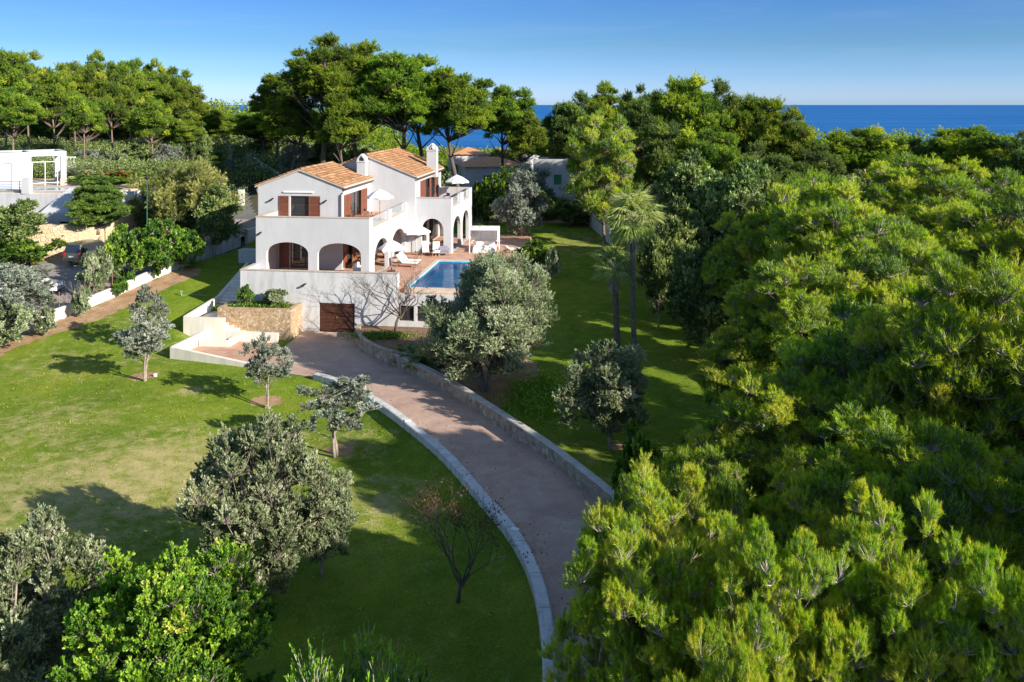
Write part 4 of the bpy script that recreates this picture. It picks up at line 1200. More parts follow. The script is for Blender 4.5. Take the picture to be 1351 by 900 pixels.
# parking lane
lane = [(-60, 50), (-41, 52), (-35.6, 59.5), (-32.6, 65), (-29.4, 70.5), (-27.2, 76), (-26.8, 84), (-26.6, 92), (-30, 99), (-33.5, 108), (-36, 122), (-44, 122), (-39, 106), (-34.5, 96), (-33.2, 88), (-34.5, 80), (-38, 75.6), (-60, 74)]
tri = tessellate_polygon([[Vector((x, y, 0)) for x, y in lane]])
def lane_keep(x, y):
    inside = np.zeros(np.shape(x), bool); n = len(lane)
    j = n-1
    for i in range(n):
        xi, yi = lane[i]; xj, yj = lane[j]
        c = ((yi > y) != (yj > y)) & (x < (xj-xi)*(y-yi)/(yj-yi+1e-12)+xi)
        inside ^= c; j = i
    return inside
tag(grid_obj('parking_lane', np.arange(-60, -20, .5), np.arange(50, 122, .5), lambda x, y: gz(x, y)+.06, M['lane'], keep=lambda x, y: lane_keep(x, y) & (y < 95)), kind='structure')
tag(grid_obj('road', np.arange(-60, -20, .5), np.arange(50, 130, .5), lambda x, y: gz(x, y)+.07, M['asphalt'], keep=lambda x, y: lane_keep(x, y) & (y >= 95)), kind='structure')
# rock wall behind the cars, following the plateau edge
rk = smooth_line([(-60, 73.8), (-46, 74.4), (-39.6, 75.2), (-36.6, 77.6), (-35.8, 82), (-35.4, 88)], 2)
curve_wall('rock_wall', rk, .6, lambda p: 2.5, lambda t, p: 5.5+.3*math.sin(t*20)+.8*t, [M['rock']], 'ochre stone retaining wall behind the parked cars', 'wall')
# white neighbour house
nb = empty('neighbour_house', (-50.8, 82.4, 8.45), R(35), 'white flat-roofed modern house with a pergola corner, at the left edge', 'house')
mb = MB()
mb.wall([(-9, 0), (4.0, 0), (4.0, 3.45), (-9, 3.45)], [rect(-3.2, -.6, .0, 2.3), rect(.1, 2.3, .0, 2.4)], 'u', 0, .3)
mb.box(-9, 4.0, 4.5, 4.8, 0, 3.45); mb.box(3.7, 4.0, .3, 4.5, 0, 3.45); mb.box(-9, -8.7, .3, 4.5, 0, 3.45)
mb.box(6.6, 7.1, .0, .5, 0, 3.0); mb.box(6.6, 7.1, 4.3, 4.8, 0, 3.0); mb.box(4.0, 7.1, 0, .5, 3.0, 3.45); mb.box(6.6, 7.1, .5, 4.3, 3.0, 3.45); mb.box(4.0, 7.1, 4.3, 4.8, 3.0, 3.45)
mb.build('wall', M['white'], nb)
mb = MB(); mb.box(-8.7, 3.7, .3, 4.5, 3.2, 3.3); mb.build('roof', M['asphalt'], nb)
for a, c in ((-3.2, -.6), (.1, 2.3)):
    mb = MB(); mb.box(a, c, .1, .14, 0, 2.35); mb.build('shutter', M['shutter_grey'], nb)
mb = MB(); mb.box(6.55, 7.15, -.05, .55, -.02, .7); mb.build('pillar_base', M['coping'], nb)
mb = MB()
for z in (.3, 2.4): mb.box(4.05, 6.55, .2, .26, z, z+.06)
for x in (4.05, 5.2, 6.3): mb.box(x, x+.06, .2, .26, 0, 2.4)
mb.build('glazed_screen', M['plaster'], nb)
mb = MB(); mb.box(-1.2, -.6, 1.5, 2.1, 3.3, 3.75); mb.build('roof_box', M['plaster'], nb)
mb = MB(); mb.prism([(-70, 81.2), (-50, 80.6), (-41, 79.8), (-36.9, 80.8), (-35, 85), (-35, 95), (-70, 95)], 7.0, 8.48); tag(mb.build('terrace', M['coping']), kind='structure')
nw_ = curve_wall('retaining_wall', [(-62, 82.8), (-50, 80.3), (-41, 79.4), (-36.8, 80.4), (-34.6, 84.5)], .35, lambda p: 3.5, lambda t, p: 8.35, [M['white_low']], 'tall white retaining wall below the neighbour terrace', 'wall')
npool = empty('neighbour_pool', (-46.5, 82.2, 8.45), R(-6), 'narrow strip of blue pool in front of the flat-roofed house', 'pool')
mb = MB(); mb.box(-7, 5.2, -.9, 1.3, -.3, .06); mb.build('basin', M['plaster'], npool)
mb = MB(); mb.face([(-6.9, -.8, .065), (5.1, -.8, .065), (5.1, 1.2, .065), (-6.9, 1.2, .065)]); mb.build('water', flat('pool_blue', (.03, .22, .50), .1), npool, recalc=False)
rl_ = empty('terrace_railing', (0, 0, 0), 0, 'thin dark railing along the neighbour pool terrace', 'railing')
mb = MB()
for a, c in (((-60, 82.4, 8.4), (-50, 80.4, 8.4)), ((-50, 80.4, 8.4), (-45.7, 80.0, 8.4))):
    for z in (.25, .5, .75, 1.0): mb.tube([(a[0], a[1], a[2]+z), (c[0], c[1], c[2]+z)], .02, 4)
mb.build('rail', M['metal'], rl_)
for t in range(5):
    k_ = MB(); x = -59+t*3.25; y = np.interp(x, [-60, -50, -45.7], [82.4, 80.4, 80.0]); k_.tube([(x, y, 8.3), (x, y, 9.45)], .035, 6); k_.build('post', M['metal'], rl_)
k_ = MB(); k_.box(-45.6, -44.9, 79.6, 80.2, 8.3, 9.75); tag(k_.build('wall_pillar', M['white']), 'white square pillar ending the dark terrace railing', 'pillar')
k_ = MB(); k_.box(-1.6, 1.2, -.1, 2.2, 0, .25); k_.box(-1.5, 1.1, 0, 2.1, .25, 2.2)
k_ = MB(); k_.wall([(-2.2, 0), (2.2, 0), (2.2, 2.6), (-2.2, 2.6)], [rect(-.2, .7, .7, 1.9)], 'u', 0, .3); k_.face([(-2.2, 0, 2.6), (2.2, 0, 2.6), (1.4, 3.4, 4.6), (-1.6, 3.4, 4.6)])
ps = k_.build('pool_house', M['white'], loc=(-40.4, 76.9, 4.2), rz=R(-6)); tag(ps, 'white lean-to with a small square window under the retaining wall', 'outbuilding')
k_ = MB(); k_.box(-.2, .7, .12, .2, .7, 1.9); k_.build('window', M['glass'], ps)
# white garden wall behind the neighbour terrace and its balustrade
curve_wall('garden_wall', [(-52, 98.5), (-45.5, 98), (-41.5, 96.5)], .3, lambda p: 7, lambda t, p: 10.2-.9*t, [M['white']], 'long white garden wall behind the flowering hedge', 'wall')
bal = empty('balustrade', (-50.2, 96.0, 9.9), R(-3), 'short white balustrade beside the flat-roofed house', 'balustrade')
mb = MB(); mb.box(-1.3, 1.3, -.1, .1, .75, .87); mb.box(-1.3, 1.3, -.1, .1, -1.4, .05); mb.build('rail', M['plaster'], bal)
for i in range(7):
    k_ = MB(); x = -1.15+i*.38; k_.tube([(x, 0, .05), (x, 0, .2), (x, 0, .4), (x, 0, .75)], [.06, .09, .05, .07], 7); k_.build('baluster', M['plaster'], bal)
# road walls
rw = [(XY(336, 116), 116), (XY(345, 113), 113), (XY(386, 106), 106)]
curve_wall('road_wall', rw, .35, lambda p: g1(*p[:2])-1, lambda t, p: g1(p[0], p[1])+1.9-.5*t, [M['inner']], 'shaded pinkish wall beside the road behind the villa', 'wall')
for px, Y, h in ((329, 118, 2.2), (303.5, 118, 2.0)):
    k_ = MB(); x = XY(px, Y); z = g1(x, Y); k_.box(x-.3, x+.3, Y-.3, Y+.3, z-.3, z+h); k_.box(x-.36, x+.36, Y-.36, Y+.36, z+h, z+h+.1)
    tag(k_.build('gate_pillar', M['rock']), 'stone gate pillar at the %s side of the road' % ('right' if px > 320 else 'left'), 'pillar')
x = XY(318.5, 100); z = g1(x, 100)
k_ = MB(); k_.box(x-.3, x+.3, 99.7, 100.3, z-.3, z+1.9); k_.box(x-.9, x-.301, 99.8, 100.2, z-.3, z+1.3); tag(k_.build('gate_post', M['cream']), 'cream gate post where the lane meets the road', 'gate post')
curve_wall('lane_wall', [(-25.9, 83.5), (-24.9, 89), (-25.2, 96)], .3, lambda p: g1(*p[:2])-.5, lambda t, p: g1(p[0], p[1])+1.1, [M['inner']], 'low wall between the lane and the shaded side of the villa', 'wall')
x, y = W(-1.0, 12)[:2]
k_ = MB(); k_.box(-.9, .9, -.5, .5, -.2, 1.0); k_.box(-.95, .95, -.55, .55, 1.0, 1.06)
tag(k_.build('utility_box', M['white'], loc=(XY(331, 74), 74, g1(XY(331, 74), 74)), rz=-ANG), 'small white box beside the left corner of the villa', 'utility box')

# houses far behind on the right
def small_house(loc, rz, label, w, d, h, roof, wins, mat=None, flatroof=False):
    t = empty('neighbour_villa', loc, rz, label, 'house')
    mb = MB(); mb.wall([(-w/2, -1), (w/2, -1), (w/2, h), (-w/2, h)], [rect(a, c, z0, z1) for a, c, z0, z1 in wins], 'u', -d/2, .3)
    mb.box(-w/2, w/2, d/2-.3, d/2, -1, h); mb.box(-w/2, -w/2+.3, -d/2+.3, d/2-.3, -1, h); mb.box(w/2-.3, w/2, -d/2+.3, d/2-.3, -1, h)
    mb.build('wall', mat or M['white'], t)
    mb = MB(); o_ = .4
    if flatroof: mb.box(-w/2+.3, w/2-.3, -d/2+.3, d/2-.3, h-.4, h-.3)
    else:
        a = [(-w/2-o_, -d/2-o_, h), (w/2+o_, -d/2-o_, h), (w/2+o_, d/2+o_, h), (-w/2-o_, d/2+o_, h)]
        r0, r1 = (-w/2+d/2, 0, h+roof), (w/2-d/2, 0, h+roof)
        if r0[0] > r1[0]: r0 = r1 = (0, 0, h+roof)
        mb.face([a[0], a[1], r1, r0]); mb.face([a[2], a[3], r0, r1]); mb.face([a[1], a[2], r1]); mb.face([a[3], a[0], r0]); mb.face([a[0], a[3], a[2], a[1]])
    mb.build('roof', M['orange'] if not flatroof else M['coping'], t)
    for a, c, z0, z1 in wins:
        mb = MB(); mb.box(a, c, -d/2+.08, -d/2+.14, z0, z1); mb.box((a+c)/2-.03, (a+c)/2+.03, -d/2+.05, -d/2+.08, z0, z1)
        mb.build('window', M['green'], t)
    return t
small_house((XY(648, 128), 128, g1(-3, 128)), R(12), 'low white villa with orange tiled roof and green shutters among the trees', 9.0, 7, 3.6, 1.2, [(-1.8, -.6, .8, 2.3), (1.6, 2.6, .8, 2.3)])
small_house((XY(617, 132), 134, g1(-7, 134)+.4), R(12), 'white villa wing with small orange roof left of the low villa', 5.5, 6, 4.3, 1.0, [(.8, 1.9, .8, 2.2)])
small_house((XY(684, 136), 138, g1(1, 138)+.6), R(8), 'white cube-shaped house partly hidden behind the low orange-roofed villa', 6, 6, 4.0, 0, [(-1.5, -.5, 1, 2.2)], flatroof=True)
small_house((XY(728, 114), 114, g1(5, 114)), R(-8), 'tall white house with one green shuttered window behind the dark trees', 4.4, 5, 6.0, 0, [(.5, 1.5, 2.7, 4.0)], flatroof=True)
small_house((XY(742, 113), 109, g1(7, 110)), R(-8), 'low white annexe in front of the tall white house', 5, 4, 2.4, 0, [], flatroof=True)
small_house((XY(40, 150), 150, g1(-84, 150)), R(10), 'white house glimpsed between pine trunks at the far left', 6, 5, 9.5, 0, [(-1, 0, 6, 8)], flatroof=True)
small_house((XY(236, 140), 140, g1(-54, 140)), R(10), 'white house peeking out between the pines left of the road', 4, 5, 6.5, .8, [])
small_house((XY(912, 77), 77, g1(16, 77)), R(-12), 'ochre stone house hidden behind the dense trees at right', 7, 5, 5.2, 1.3, [(-2, -1, 1.2, 2.6), (1, 2, 1.2, 2.6)], mat=M['rock'])
small_house((XY(875, 96), 96, g1(19, 96)), R(-12), 'orange-pink house wall glimpsed below the big right pines', 8, 5, 8.4, 1.3, [], mat=M['coping'])
curve_wall('garden_end_wall', [(XY(772, 100), 100), (XY(806, 86), 86)], .3, lambda p: g1(*p[:2])-.5, lambda t, p: g1(p[0], p[1])+1.6, [M['kerbwhite']], 'pale weathered wall at the far end of the right lawn', 'wall')

# small things in the lawn
def spotlight(px, py, z, rz, label):
    x, y = PZ(px, py, z); t = empty('garden_spotlight', (x, y, g1(x, y)), rz, label, 'spotlight', 'garden spotlights beside the driveway')
    a_ = MB(); a_.box(-.04, .04, -.04, .04, -.1, .3); a_.build('stake', M['plaster'], t)
    a_ = MB(); a_.box(-.28, .04, -.1, .1, .3, .38); a_.build('lamp_head', M['plaster'], t)
spotlight(541, 575, -.45, .3, 'white garden spotlight beside the upper stretch of the driveway kerb')
spotlight(683, 727, -.45, -.5, 'white garden spotlight beside the lower bend of the driveway kerb')
x, y = PZ(240, 388, 1.9); 
hs_ = MB(); hs_.tube([(x, y, g1(x, y)+.05), (x+.9, y+.1, g1(x+.9, y+.1)+.06), (x+1.9, y, g1(x+1.9, y)+.05)], .025, 6); hs_.tube([(x, y, g1(x, y)), (x-.1, y, g1(x, y)+.35)], .03, 6); hs_.tube([(x-.12, y, g1(x, y)+.35), (x+.05, y, g1(x, y)+.37)], .06, 6)
tag(hs_.build('garden_sprinkler', flat('green_hose', (.25, .42, .28), .5)), 'sprinkler with pale green hose lying on the lawn', 'sprinkler')
x, y = PZ(205, 497, 0); k_ = MB(); k_.box(-.08, .08, -.06, .06, 0, .2); tag(k_.build('garden_lamp', M['plaster'], loc=(x, y, g1(x, y)-.01)), 'tiny white lamp on the earth ring of the left young olive', 'lamp')
lp = empty('street_lamp', (XY(194, 74), 74.0, 4.5), 0, 'slim green street lamp standing among the hedges at left', 'street lamp')
k_ = MB(); k_.tube([(0, 0, -1.5), (0, 0, 5.6)], [.06, .04], 8); k_.build('pole', flat('green_pole_paint', (.02, .12, .10), .5), lp)
k_ = MB(); k_.tube([(0, 0, 5.6), (0, 0, 5.75), (0, 0, 6.0)], [.08, .2, .1], 8); k_.build('lamp_head', M['metal'], lp)

# ================================================================== cars
def make_car(loc, rz, label, paint, L=4.4, Wd=1.75, H=1.65, van=True):
    t = empty('parked_car', loc, rz, label, 'car')
    hw = Wd/2
    if van: prof = [(-L/2, .35), (-L/2-.02, .75), (-L/2+.03, .98), (-L/2+.22, H-.08), (-L/2+.5, H), (L/2-1.9, H), (L/2-1.0, 1.05), (L/2-.15, .88), (L/2, .6), (L/2-.03, .32)]
    else: prof = [(-L/2, .35), (-L/2+.02, .8), (-L/2+.15, .98), (-L/2+.95, H-.05), (-L/2+1.5, H), (L/2-2.1, H-.02), (L/2-1.2, .98), (L/2-.25, .78), (L/2, .55), (L/2-.03, .30)]
    beltz = .98
    b_ = MB(); rings = []
    for s_, k in ((-1, 1.0), (-.93, 1.0), (.93, 1.0), (1, 1.0)):
        r0 = len(b_.v)
        for x, z in prof:
            inn = max(0, z-beltz)/(H-beltz)*.16 if z > beltz else 0
            y = s_*(hw-inn); shr = .0 if abs(s_) < 1 else .04
            b_.v.append((x*(1-shr*.4), y, z-shr*.4 if z > .5 else z+shr))
        rings.append(r0)
    n = len(prof)
    for a, c in zip(rings[:-1], rings[1:]):
        for k in range(n):
            j = (k+1) % n; b_.f.append((a+k, a+j, c+j, c+k)); b_.mi.append(0)
    tr_ = tessellate_polygon([[Vector((x, z, 0)) for x, z in prof]])
    for r0 in (rings[0], rings[-1]):
        for q in tr_: b_.f.append(tuple(r0+i for i in q)); b_.mi.append(0)
    b_.build('body', paint, t, smooth=False, bevel=.03)
    # glass
    g_ = MB()
    top = H-.10; x0, x1 = (-L/2+.32, L/2-1.75) if van else (-L/2+1.05, L/2-2.0)
    for s_ in (-1, 1):
        yb, yt = s_*(hw+.004), s_*(hw-.13)
        P = [(x0-.1, yb, beltz+.03), (x1+.5, yb, beltz+.03), (x1, yt, top), (x0+.1, yt, top)]
        g_.face(P)
    g_.face([(-L/2+.02, -hw+.14, 1.02), (-L/2+.02, hw-.14, 1.02), (-L/2+.19, hw-.22, H-.14), (-L/2+.19, -hw+.22, H-.14)] if van else [(-L/2+.2, -hw+.14, 1.02), (-L/2+.2, hw-.14, 1.02), (-L/2+.9, hw-.22, H-.08), (-L/2+.9, -hw+.22, H-.08)])
    xa, xb = (L/2-1.05, L/2-1.85) if van else (L/2-1.22, L/2-2.05)
    g_.face([(xa+.03, hw-.12, 1.08), (xa+.03, -hw+.12, 1.08), (xb+.03, -hw+.22, H-.03), (xb+.03, hw-.22, H-.03)])
    g_.build('window', M['glass'], t, recalc=False)
    for x in (-L/2+.78, L/2-.82):
        for s_ in (-1, 1):
            w_ = MB(); w_.tube([(x, s_*(hw-.2), .32), (x, s_*(hw+.01), .32)], .32, 20); wo = w_.build('wheel', flat('tyre_rubber', (.02, .02, .02), .8), t)
            h_ = MB(); h_.tube([(x, s_*(hw+.012), .32), (x, s_*(hw+.03), .32)], [.20, .17], 12); h_.build('rim', flat('alloy', (.5, .5, .52), .3, .8), wo)
    for s_ in (-1, 1):
        l_ = MB(); y0, y1 = sorted((s_*(hw-.22), s_*(hw+.003))); l_.box(-L/2-.035, -L/2+.10, y0, y1, .72, 1.0); l_.build('tail_light', flat('red_lens', (.5, .02, .03), .2), t)
        l_ = MB(); y0, y1 = sorted((s_*(hw-.42), s_*(hw-.06))); l_.box(L/2-.16, L/2+.012, y0, y1, .60, .78); l_.build('headlight', flat('clear_lens', (.7, .7, .7), .1), t)
        l_ = MB(); y0, y1 = sorted((s_*(hw), s_*(hw+.16))); l_.box(xb+.45, xb+.62, y0, y1, 1.0, 1.14); l_.build('mirror', paint, t)
    p_ = MB(); p_.box(-L/2-.04, -L/2-.018, -.26, .26, .62, .74); p_.build('number_plate', M['plaster'], t)
    p_ = MB(); p_.box(-L/2-.07, L/2+.04, -hw+.05, hw-.05, .30, .48); p_.build('bumper', paint, t)
    return t
def car_paint(name, c, met=.3):
    m = flat(name, c, .3, met); m.node_tree.nodes['Principled BSDF'].inputs['Coat Weight'].default_value = .6; return m
x, y = PZ(108, 352, 2.9); make_car((x, y+1.6, g1(x, y+1)+.07), R(72), 'olive-grey people carrier parked facing away by the stone retaining wall', car_paint('olive_grey_paint', (.13, .13, .09)), 4.3, 1.8, 1.78)
x, y = PZ(34, 381, 2.4); make_car((x, y+.8, g1(x, y+.8)+.07), R(8), 'white car parked in the lane, partly hidden by bushes at the left edge', car_paint('white_paint_car', (.75, .76, .78), 0), 4.2, 1.75, 1.48, van=False)

# ================================================================== TREES
# ---- bare deciduous trees
def bare_tree(name, h, w, seed, label, x, y, z=None, start=.22, levels=4, nb=4, rt=.022, mat=None, leafy=None):
    rr_ = random.Random(seed); z = g1(x, y) if z is None else z
    e = empty(name, (x, y, z-.03), 0, label, 'tree')
    tb = MB(); cb_ = MB(); tips = []
    top = Vector((.05*w, .02, h*start)); 
    tb.tube([(0, 0, -.2), (.02*h, 0, h*start*.5), tuple(top)], [h*rt*1.4, h*rt, h*rt*.8], 8)
    def grow(p, d, L, r, lv):
        m1 = p+d*L*.5+Vector((rr_.gauss(0, .05), rr_.gauss(0, .05), rr_.gauss(0, .03)))*L
        q = p+d*L+Vector((rr_.gauss(0, .06), rr_.gauss(0, .06), 0))*L
        cb_.tube([p, m1, q], [r, r*.8, r*.6], 5 if r > .015 else 3, cap=False)
        if lv == 0: tips.append((q, d)); return
        for _ in range(rr_.choice((2, 2, 3))):
            nd = (d+Vector((rr_.gauss(0, .42), rr_.gauss(0, .42), rr_.gauss(.12, .25)))).normalized()
            grow(q if rr_.random() < .65 else m1, nd, L*rr_.uniform(.62, .86), r*.60, lv-1)
    for k in range(nb):
        a = 6.28*k/nb+rr_.uniform(-.4, .4); sp = (w/h)*rr_.uniform(.5, 1.1)
        d = Vector((math.cos(a)*sp, math.sin(a)*sp, 1)).normalized()
        grow(top-Vector((0, 0, rr_.uniform(0, .1)*h)), d, h*.27, h*rt*.62, levels)
    tb.build('trunk', mat or M['bark_olive'], e, smooth=True); 
    cb_.build('crown', mat or M['bark_olive'], e, smooth=True, recalc=False)
    return e, tips

# ---- palms
def palm(x, y, h, r, seed, label, nf=34, rt=.16):
    rg = np.random.default_rng(seed); rr_ = random.Random(seed)
    z = g1(x, y); e = empty('palm_tree', (x, y, z-.03), 0, label, 'palm')
    tb = MB(); m_ = 26; pts = []; rad = []
    for i in range(m_):
        t = i/(m_-1); pts.append((.12*math.sin(t*2.2+seed), .08*math.sin(t*3), h*t-.1*(1-t))); rad.append(rt*(1.25-.25*min(1, t*3))*(1.0+(.10 if i % 2 else 0))+(.10 if t > .90 else 0))
    tb.tube(pts, rad, 10); tb.build('trunk', M['bark_palm'], e, smooth=False)
    f_ = Fol(); top = np.array(pts[-1])
    for k in range(nf):
        az = rr_.uniform(0, 6.28); el = rr_.uniform(-.75, 1.25); L = r*rr_.uniform(.75, 1.05)
        d = np.array([math.cos(az)*math.cos(el), math.sin(az)*math.cos(el), math.sin(el)])
        # petiole
        st_l = L*.5; b = top+d*st_l+np.array([0, 0, -.06*L]); f_.twigs(top[None], b[None], np.array([.03]), np.array([.018]), 1)
        side = np.cross(d, [0, 0, 1]); side /= np.linalg.norm(side)+1e-9; upv = np.cross(side, d)
        n = 46; ang = np.linspace(-1.9, 1.9, n)+rg.normal(size=n)*.04
        D = d[None]*np.cos(ang)[:, None]+side[None]*np.sin(ang)[:, None]+upv[None]*(.15)
        D = nrm(D); LL = L*.62*(1-.18*np.abs(ang)/1.9)*rg.uniform(.85, 1.1, n)
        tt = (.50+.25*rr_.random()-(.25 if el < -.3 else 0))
        P = np.repeat(b[None], n, 0); f_.blades(P, D, LL*.62, np.full(n, .10), np.full(n, tt)+rg.normal(size=n)*.08)
        P2 = P+D*(LL*.5)[:, None]; D2 = nrm(D+np.array([0, 0, -.75])+rg.normal(size=(n, 3))*.12)
        f_.blades(P2, D2, LL*.6, np.full(n, .06), np.full(n, tt+.1)+rg.normal(size=n)*.08)
    me = f_.mesh('palm_fronds', [M['palm'], M['bark_pale']]); o = bpy.data.objects.new('crown', me); col.objects.link(o); o.parent = e
    # skirt of dead fronds
    f_ = Fol(); n = 240; az = rg.uniform(0, 6.28, n); zz = h*rg.uniform(.80, .98, n)
    P = np.stack([top[0]+np.cos(az)*.2, top[1]+np.sin(az)*.2, zz], 1); D = nrm(np.stack([np.cos(az)*.35, np.sin(az)*.35, -np.ones(n)], 1)+rg.normal(size=(n, 3))*.12)
    f_.blades(P, D, rg.uniform(.4, .8, n), np.full(n, .08), rg.uniform(.7, 1, n))
    me = f_.mesh('palm_skirt', [M['bark_pale']]); o = bpy.data.objects.new('dead_fronds', me); col.objects.link(o); o.parent = e
    return e
def rosette(name, x, y, z, r, n, seed, label, cat='plant', mat=None, h=.0, wd=.05):
    rg = np.random.default_rng(seed); f_ = Fol()
    for k in range(n):
        az = rg.uniform(0, 6.28); el = rg.uniform(.15, 1.3); L = r*rg.uniform(.7, 1.1)
        p = np.array([0, 0, h]); d = np.array([math.cos(az)*math.cos(el), math.sin(az)*math.cos(el), math.sin(el)])
        for s_ in range(5):
            q = p+d*L/5; f_.twigs(p[None], q[None], np.array([.012]), np.array([.008]), 0)
            m_ = 10; t = np.linspace(0, 1, m_); P = p+(q-p)*t[:, None]; sd = np.cross(d, [0, 0, 1]); sd = sd/(np.linalg.norm(sd)+1e-9)
            for sg in (-1, 1): f_.blades(P, nrm(sd[None]*sg+d*.5+rg.normal(size=(m_, 3))*.1), np.full(m_, L*.22), np.full(m_, wd*.5), rg.uniform(.2, .8, m_))
            p = q; d = d+np.array([0, 0, -.22]); d /= np.linalg.norm(d)
    me = f_.mesh(name, [mat or M['carob']]); o = bpy.data.objects.new(name, me); col.objects.link(o); o.location = (x, y, z)
    return tag(o, label, cat)

# ---- prototypes (each mesh is modelled once and may be shared by several trees)
sb = dict(STY)
def var(base, **kw): d = dict(STY[base]); d.update(kw); return d
PF = [make_tree('pine_tree', 'umbrella', 16, 9.5, 4.5, 'pine_far', M['needle'], M['bark_pine'], 72, .95, seed=s_, minsep=.72, rt=.014, rs=.72) for s_ in (21, 22, 23)]
PU = [make_tree('pine_tree', 'umbrella', 20, 9.5, 7.8, 'pine_far', M['needle'], M['bark_dark'], 92, 1.0, seed=s_, minsep=.70, rt=.017, lean=.10, rs=.72) for s_ in (31, 32, 33)]
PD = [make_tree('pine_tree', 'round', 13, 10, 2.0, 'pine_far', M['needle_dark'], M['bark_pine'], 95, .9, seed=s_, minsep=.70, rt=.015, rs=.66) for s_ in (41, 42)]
PM = [make_tree('pine_tree', 'round', 11, 9.0, 2.2, 'pine_mid', M['needle_mid'], M['bark_pine'], 165, 1.1, seed=s_, minsep=.76, rt=.015, twigm=M['bark_pale'], rs=.52) for s_ in (51, 52, 53)]
PN = [make_tree('pine_tree', 'round', 11, 6.5, 1.8, 'pine_near', M['needle_bright'], M['bark_pine'], 360, 1.0, seed=s_, minsep=.56, rt=.011, twigm=M['bark_pale'], rs=.40) for s_ in (61, 62)]
OM = [make_tree('olive_tree', 'round', 5.5, 5.0, .5, 'olive', M['olive'], M['bark_olive'], 66, 1.0, seed=s_, minsep=.70, rt=.025, rs=.68) for s_ in (71, 72)]
OS = [make_tree('young_olive_tree', 'round', 3.9, 3.0, 1.15, var('olive', tw=56, L=.10, Wd=.035), M['olive_grey'], M['bark_olive'], 30, 1.0, seed=s_, minsep=.85, rt=.022, lean=.08, multi=2, rs=.8) for s_ in (76, 77, 78)]
rnd.seed(81)
obp = [q for q in scatter(190, crown_fn('round', 8.2, 8.6, .8, .60), .66) if not (q[0][2]+q[1]*.6 > 5.3 and q[0][0]-q[1]*.8 < -1.9+(.35*(q[0][2]-5.3)))]
OB = make_tree('olive_tree', 'round', 8.2, 8.0, .8, 'olive', M['olive'], M['bark_olive'], 150, .95, seed=81, rt=.025, multi=3, puffs=obp)
OT = make_tree('olive_tree', 'round', 6.6, 4.9, .4, var('olive', up=.65, flat=1.35, L=.11), M['olive'], M['bark_olive'], 105, 1.0, seed=82, minsep=.64, rt=.02, multi=3, rs=.62)
BB_ = make_tree('broadleaf_tree', 'round', 5.5, 5.6, .4, var('broad', up=.2, L=.082, Wd=.045, lf=26), M['broad_bright'], M['bark_olive'], 190, 1.15, seed=91, minsep=.58, rt=.014, multi=2, rs=.50)
CF = [make_tree('broadleaf_tree', 'round', 9.5, 8, 1.0, 'broad_far', M['carob'], M['bark_olive'], 90, .95, seed=s_, minsep=.68, rt=.017, multi=2, rs=.68) for s_ in (95, 96)]
BU = [make_tree('shrub', 'round', 3.0, 4.0, .1, var('broad_far', L=.2, Wd=.1), M['broad'], M['bark_olive'], 46, 1.0, seed=s_, minsep=.72, rt=.015, multi=3, rs=.72) for s_ in (97, 98)]
FE = make_tree('feathery_tree', 'round', 8, 8.5, .6, 'feather', M['bushy'], M['bark_pale'], 95, .95, seed=101, minsep=.66, rt=.017, multi=2, rs=.68)
OF = make_tree('olive_tree', 'round', 8, 7, .8, 'olive_far', M['olive_grey'], M['bark_olive'], 80, .95, seed=103, minsep=.68, rt=.017, multi=2, rs=.68)
GS = make_tree('shrub', 'round', 3.0, 4.0, .1, 'olive_far', M['olive'], M['bark_olive'], 40, 1.0, seed=104, minsep=.72, rt=.015, multi=3, rs=.72)
CE = make_tree('conifer', 'cone', 8, 7.5, .6, var('pine_far', flat=.5, L=.30, Wd=.07), M['needle_dark'], M['bark_pine'], 110, 1.1, seed=105, minsep=.56, rt=.02, rs=.75)
DG = var('pine_near', L=.13)

# ---- left hill
hill = [(8, 62, 112, 70, 'tallest pine at the far left edge of the hill'), (38, 72, 118, 66, 'second pine from the left edge of the hill'),
 (70, 88, 106, 66, 'pine in front of the left hill with a pale straight trunk'), (100, 78, 120, 62, 'pine with a rounded top near the middle of the left hill'),
 (128, 70, 124, 58, 'pine poking above its neighbours left of the hill centre'), (150, 92, 108, 60, 'pine with a pale double trunk in front of the left hill'),
 (172, 74, 122, 56, 'narrow-topped pine at the centre of the left hill'), (200, 82, 118, 58, 'pine right of the hill centre with loose crown'),
 (226, 84, 124, 54, 'pine with a ragged top above the right slope of the hill'), (243, 108, 118, 56, 'pine lower down the right slope of the hill'),
 (268, 138, 120, 56, 'small pine where the left hill runs down to the sea'), (200, 128, 100, 60, 'front pine above the flowering hedge at left'),
 (112, 122, 100, 56, 'front pine with thin pale trunk behind the white garden wall'), (20, 112, 101, 74, 'broad front pine above the flat-roofed house'),
 (292, 158, 128, 48, 'low pine beside the road gate, at the foot of the hill'), (318, 148, 135, 56, 'pine standing across the road near the sea view'),
 (248, 150, 102, 50, 'pine above the pale tree by the road at the foot of the hill')]
for i, (px, py, Y, w_, lb) in enumerate(hill):
    put_px(PF[i % 3], px, py, Y, w_*1.05, lb, group='pines on the left hill')
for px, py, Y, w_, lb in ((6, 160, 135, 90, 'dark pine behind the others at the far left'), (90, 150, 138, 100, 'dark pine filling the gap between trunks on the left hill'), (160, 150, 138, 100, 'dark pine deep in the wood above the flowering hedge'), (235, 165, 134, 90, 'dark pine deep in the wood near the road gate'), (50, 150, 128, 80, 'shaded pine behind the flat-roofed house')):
    put_px(PD[0], px, py, Y, w_, lb, group='pines on the left hill')
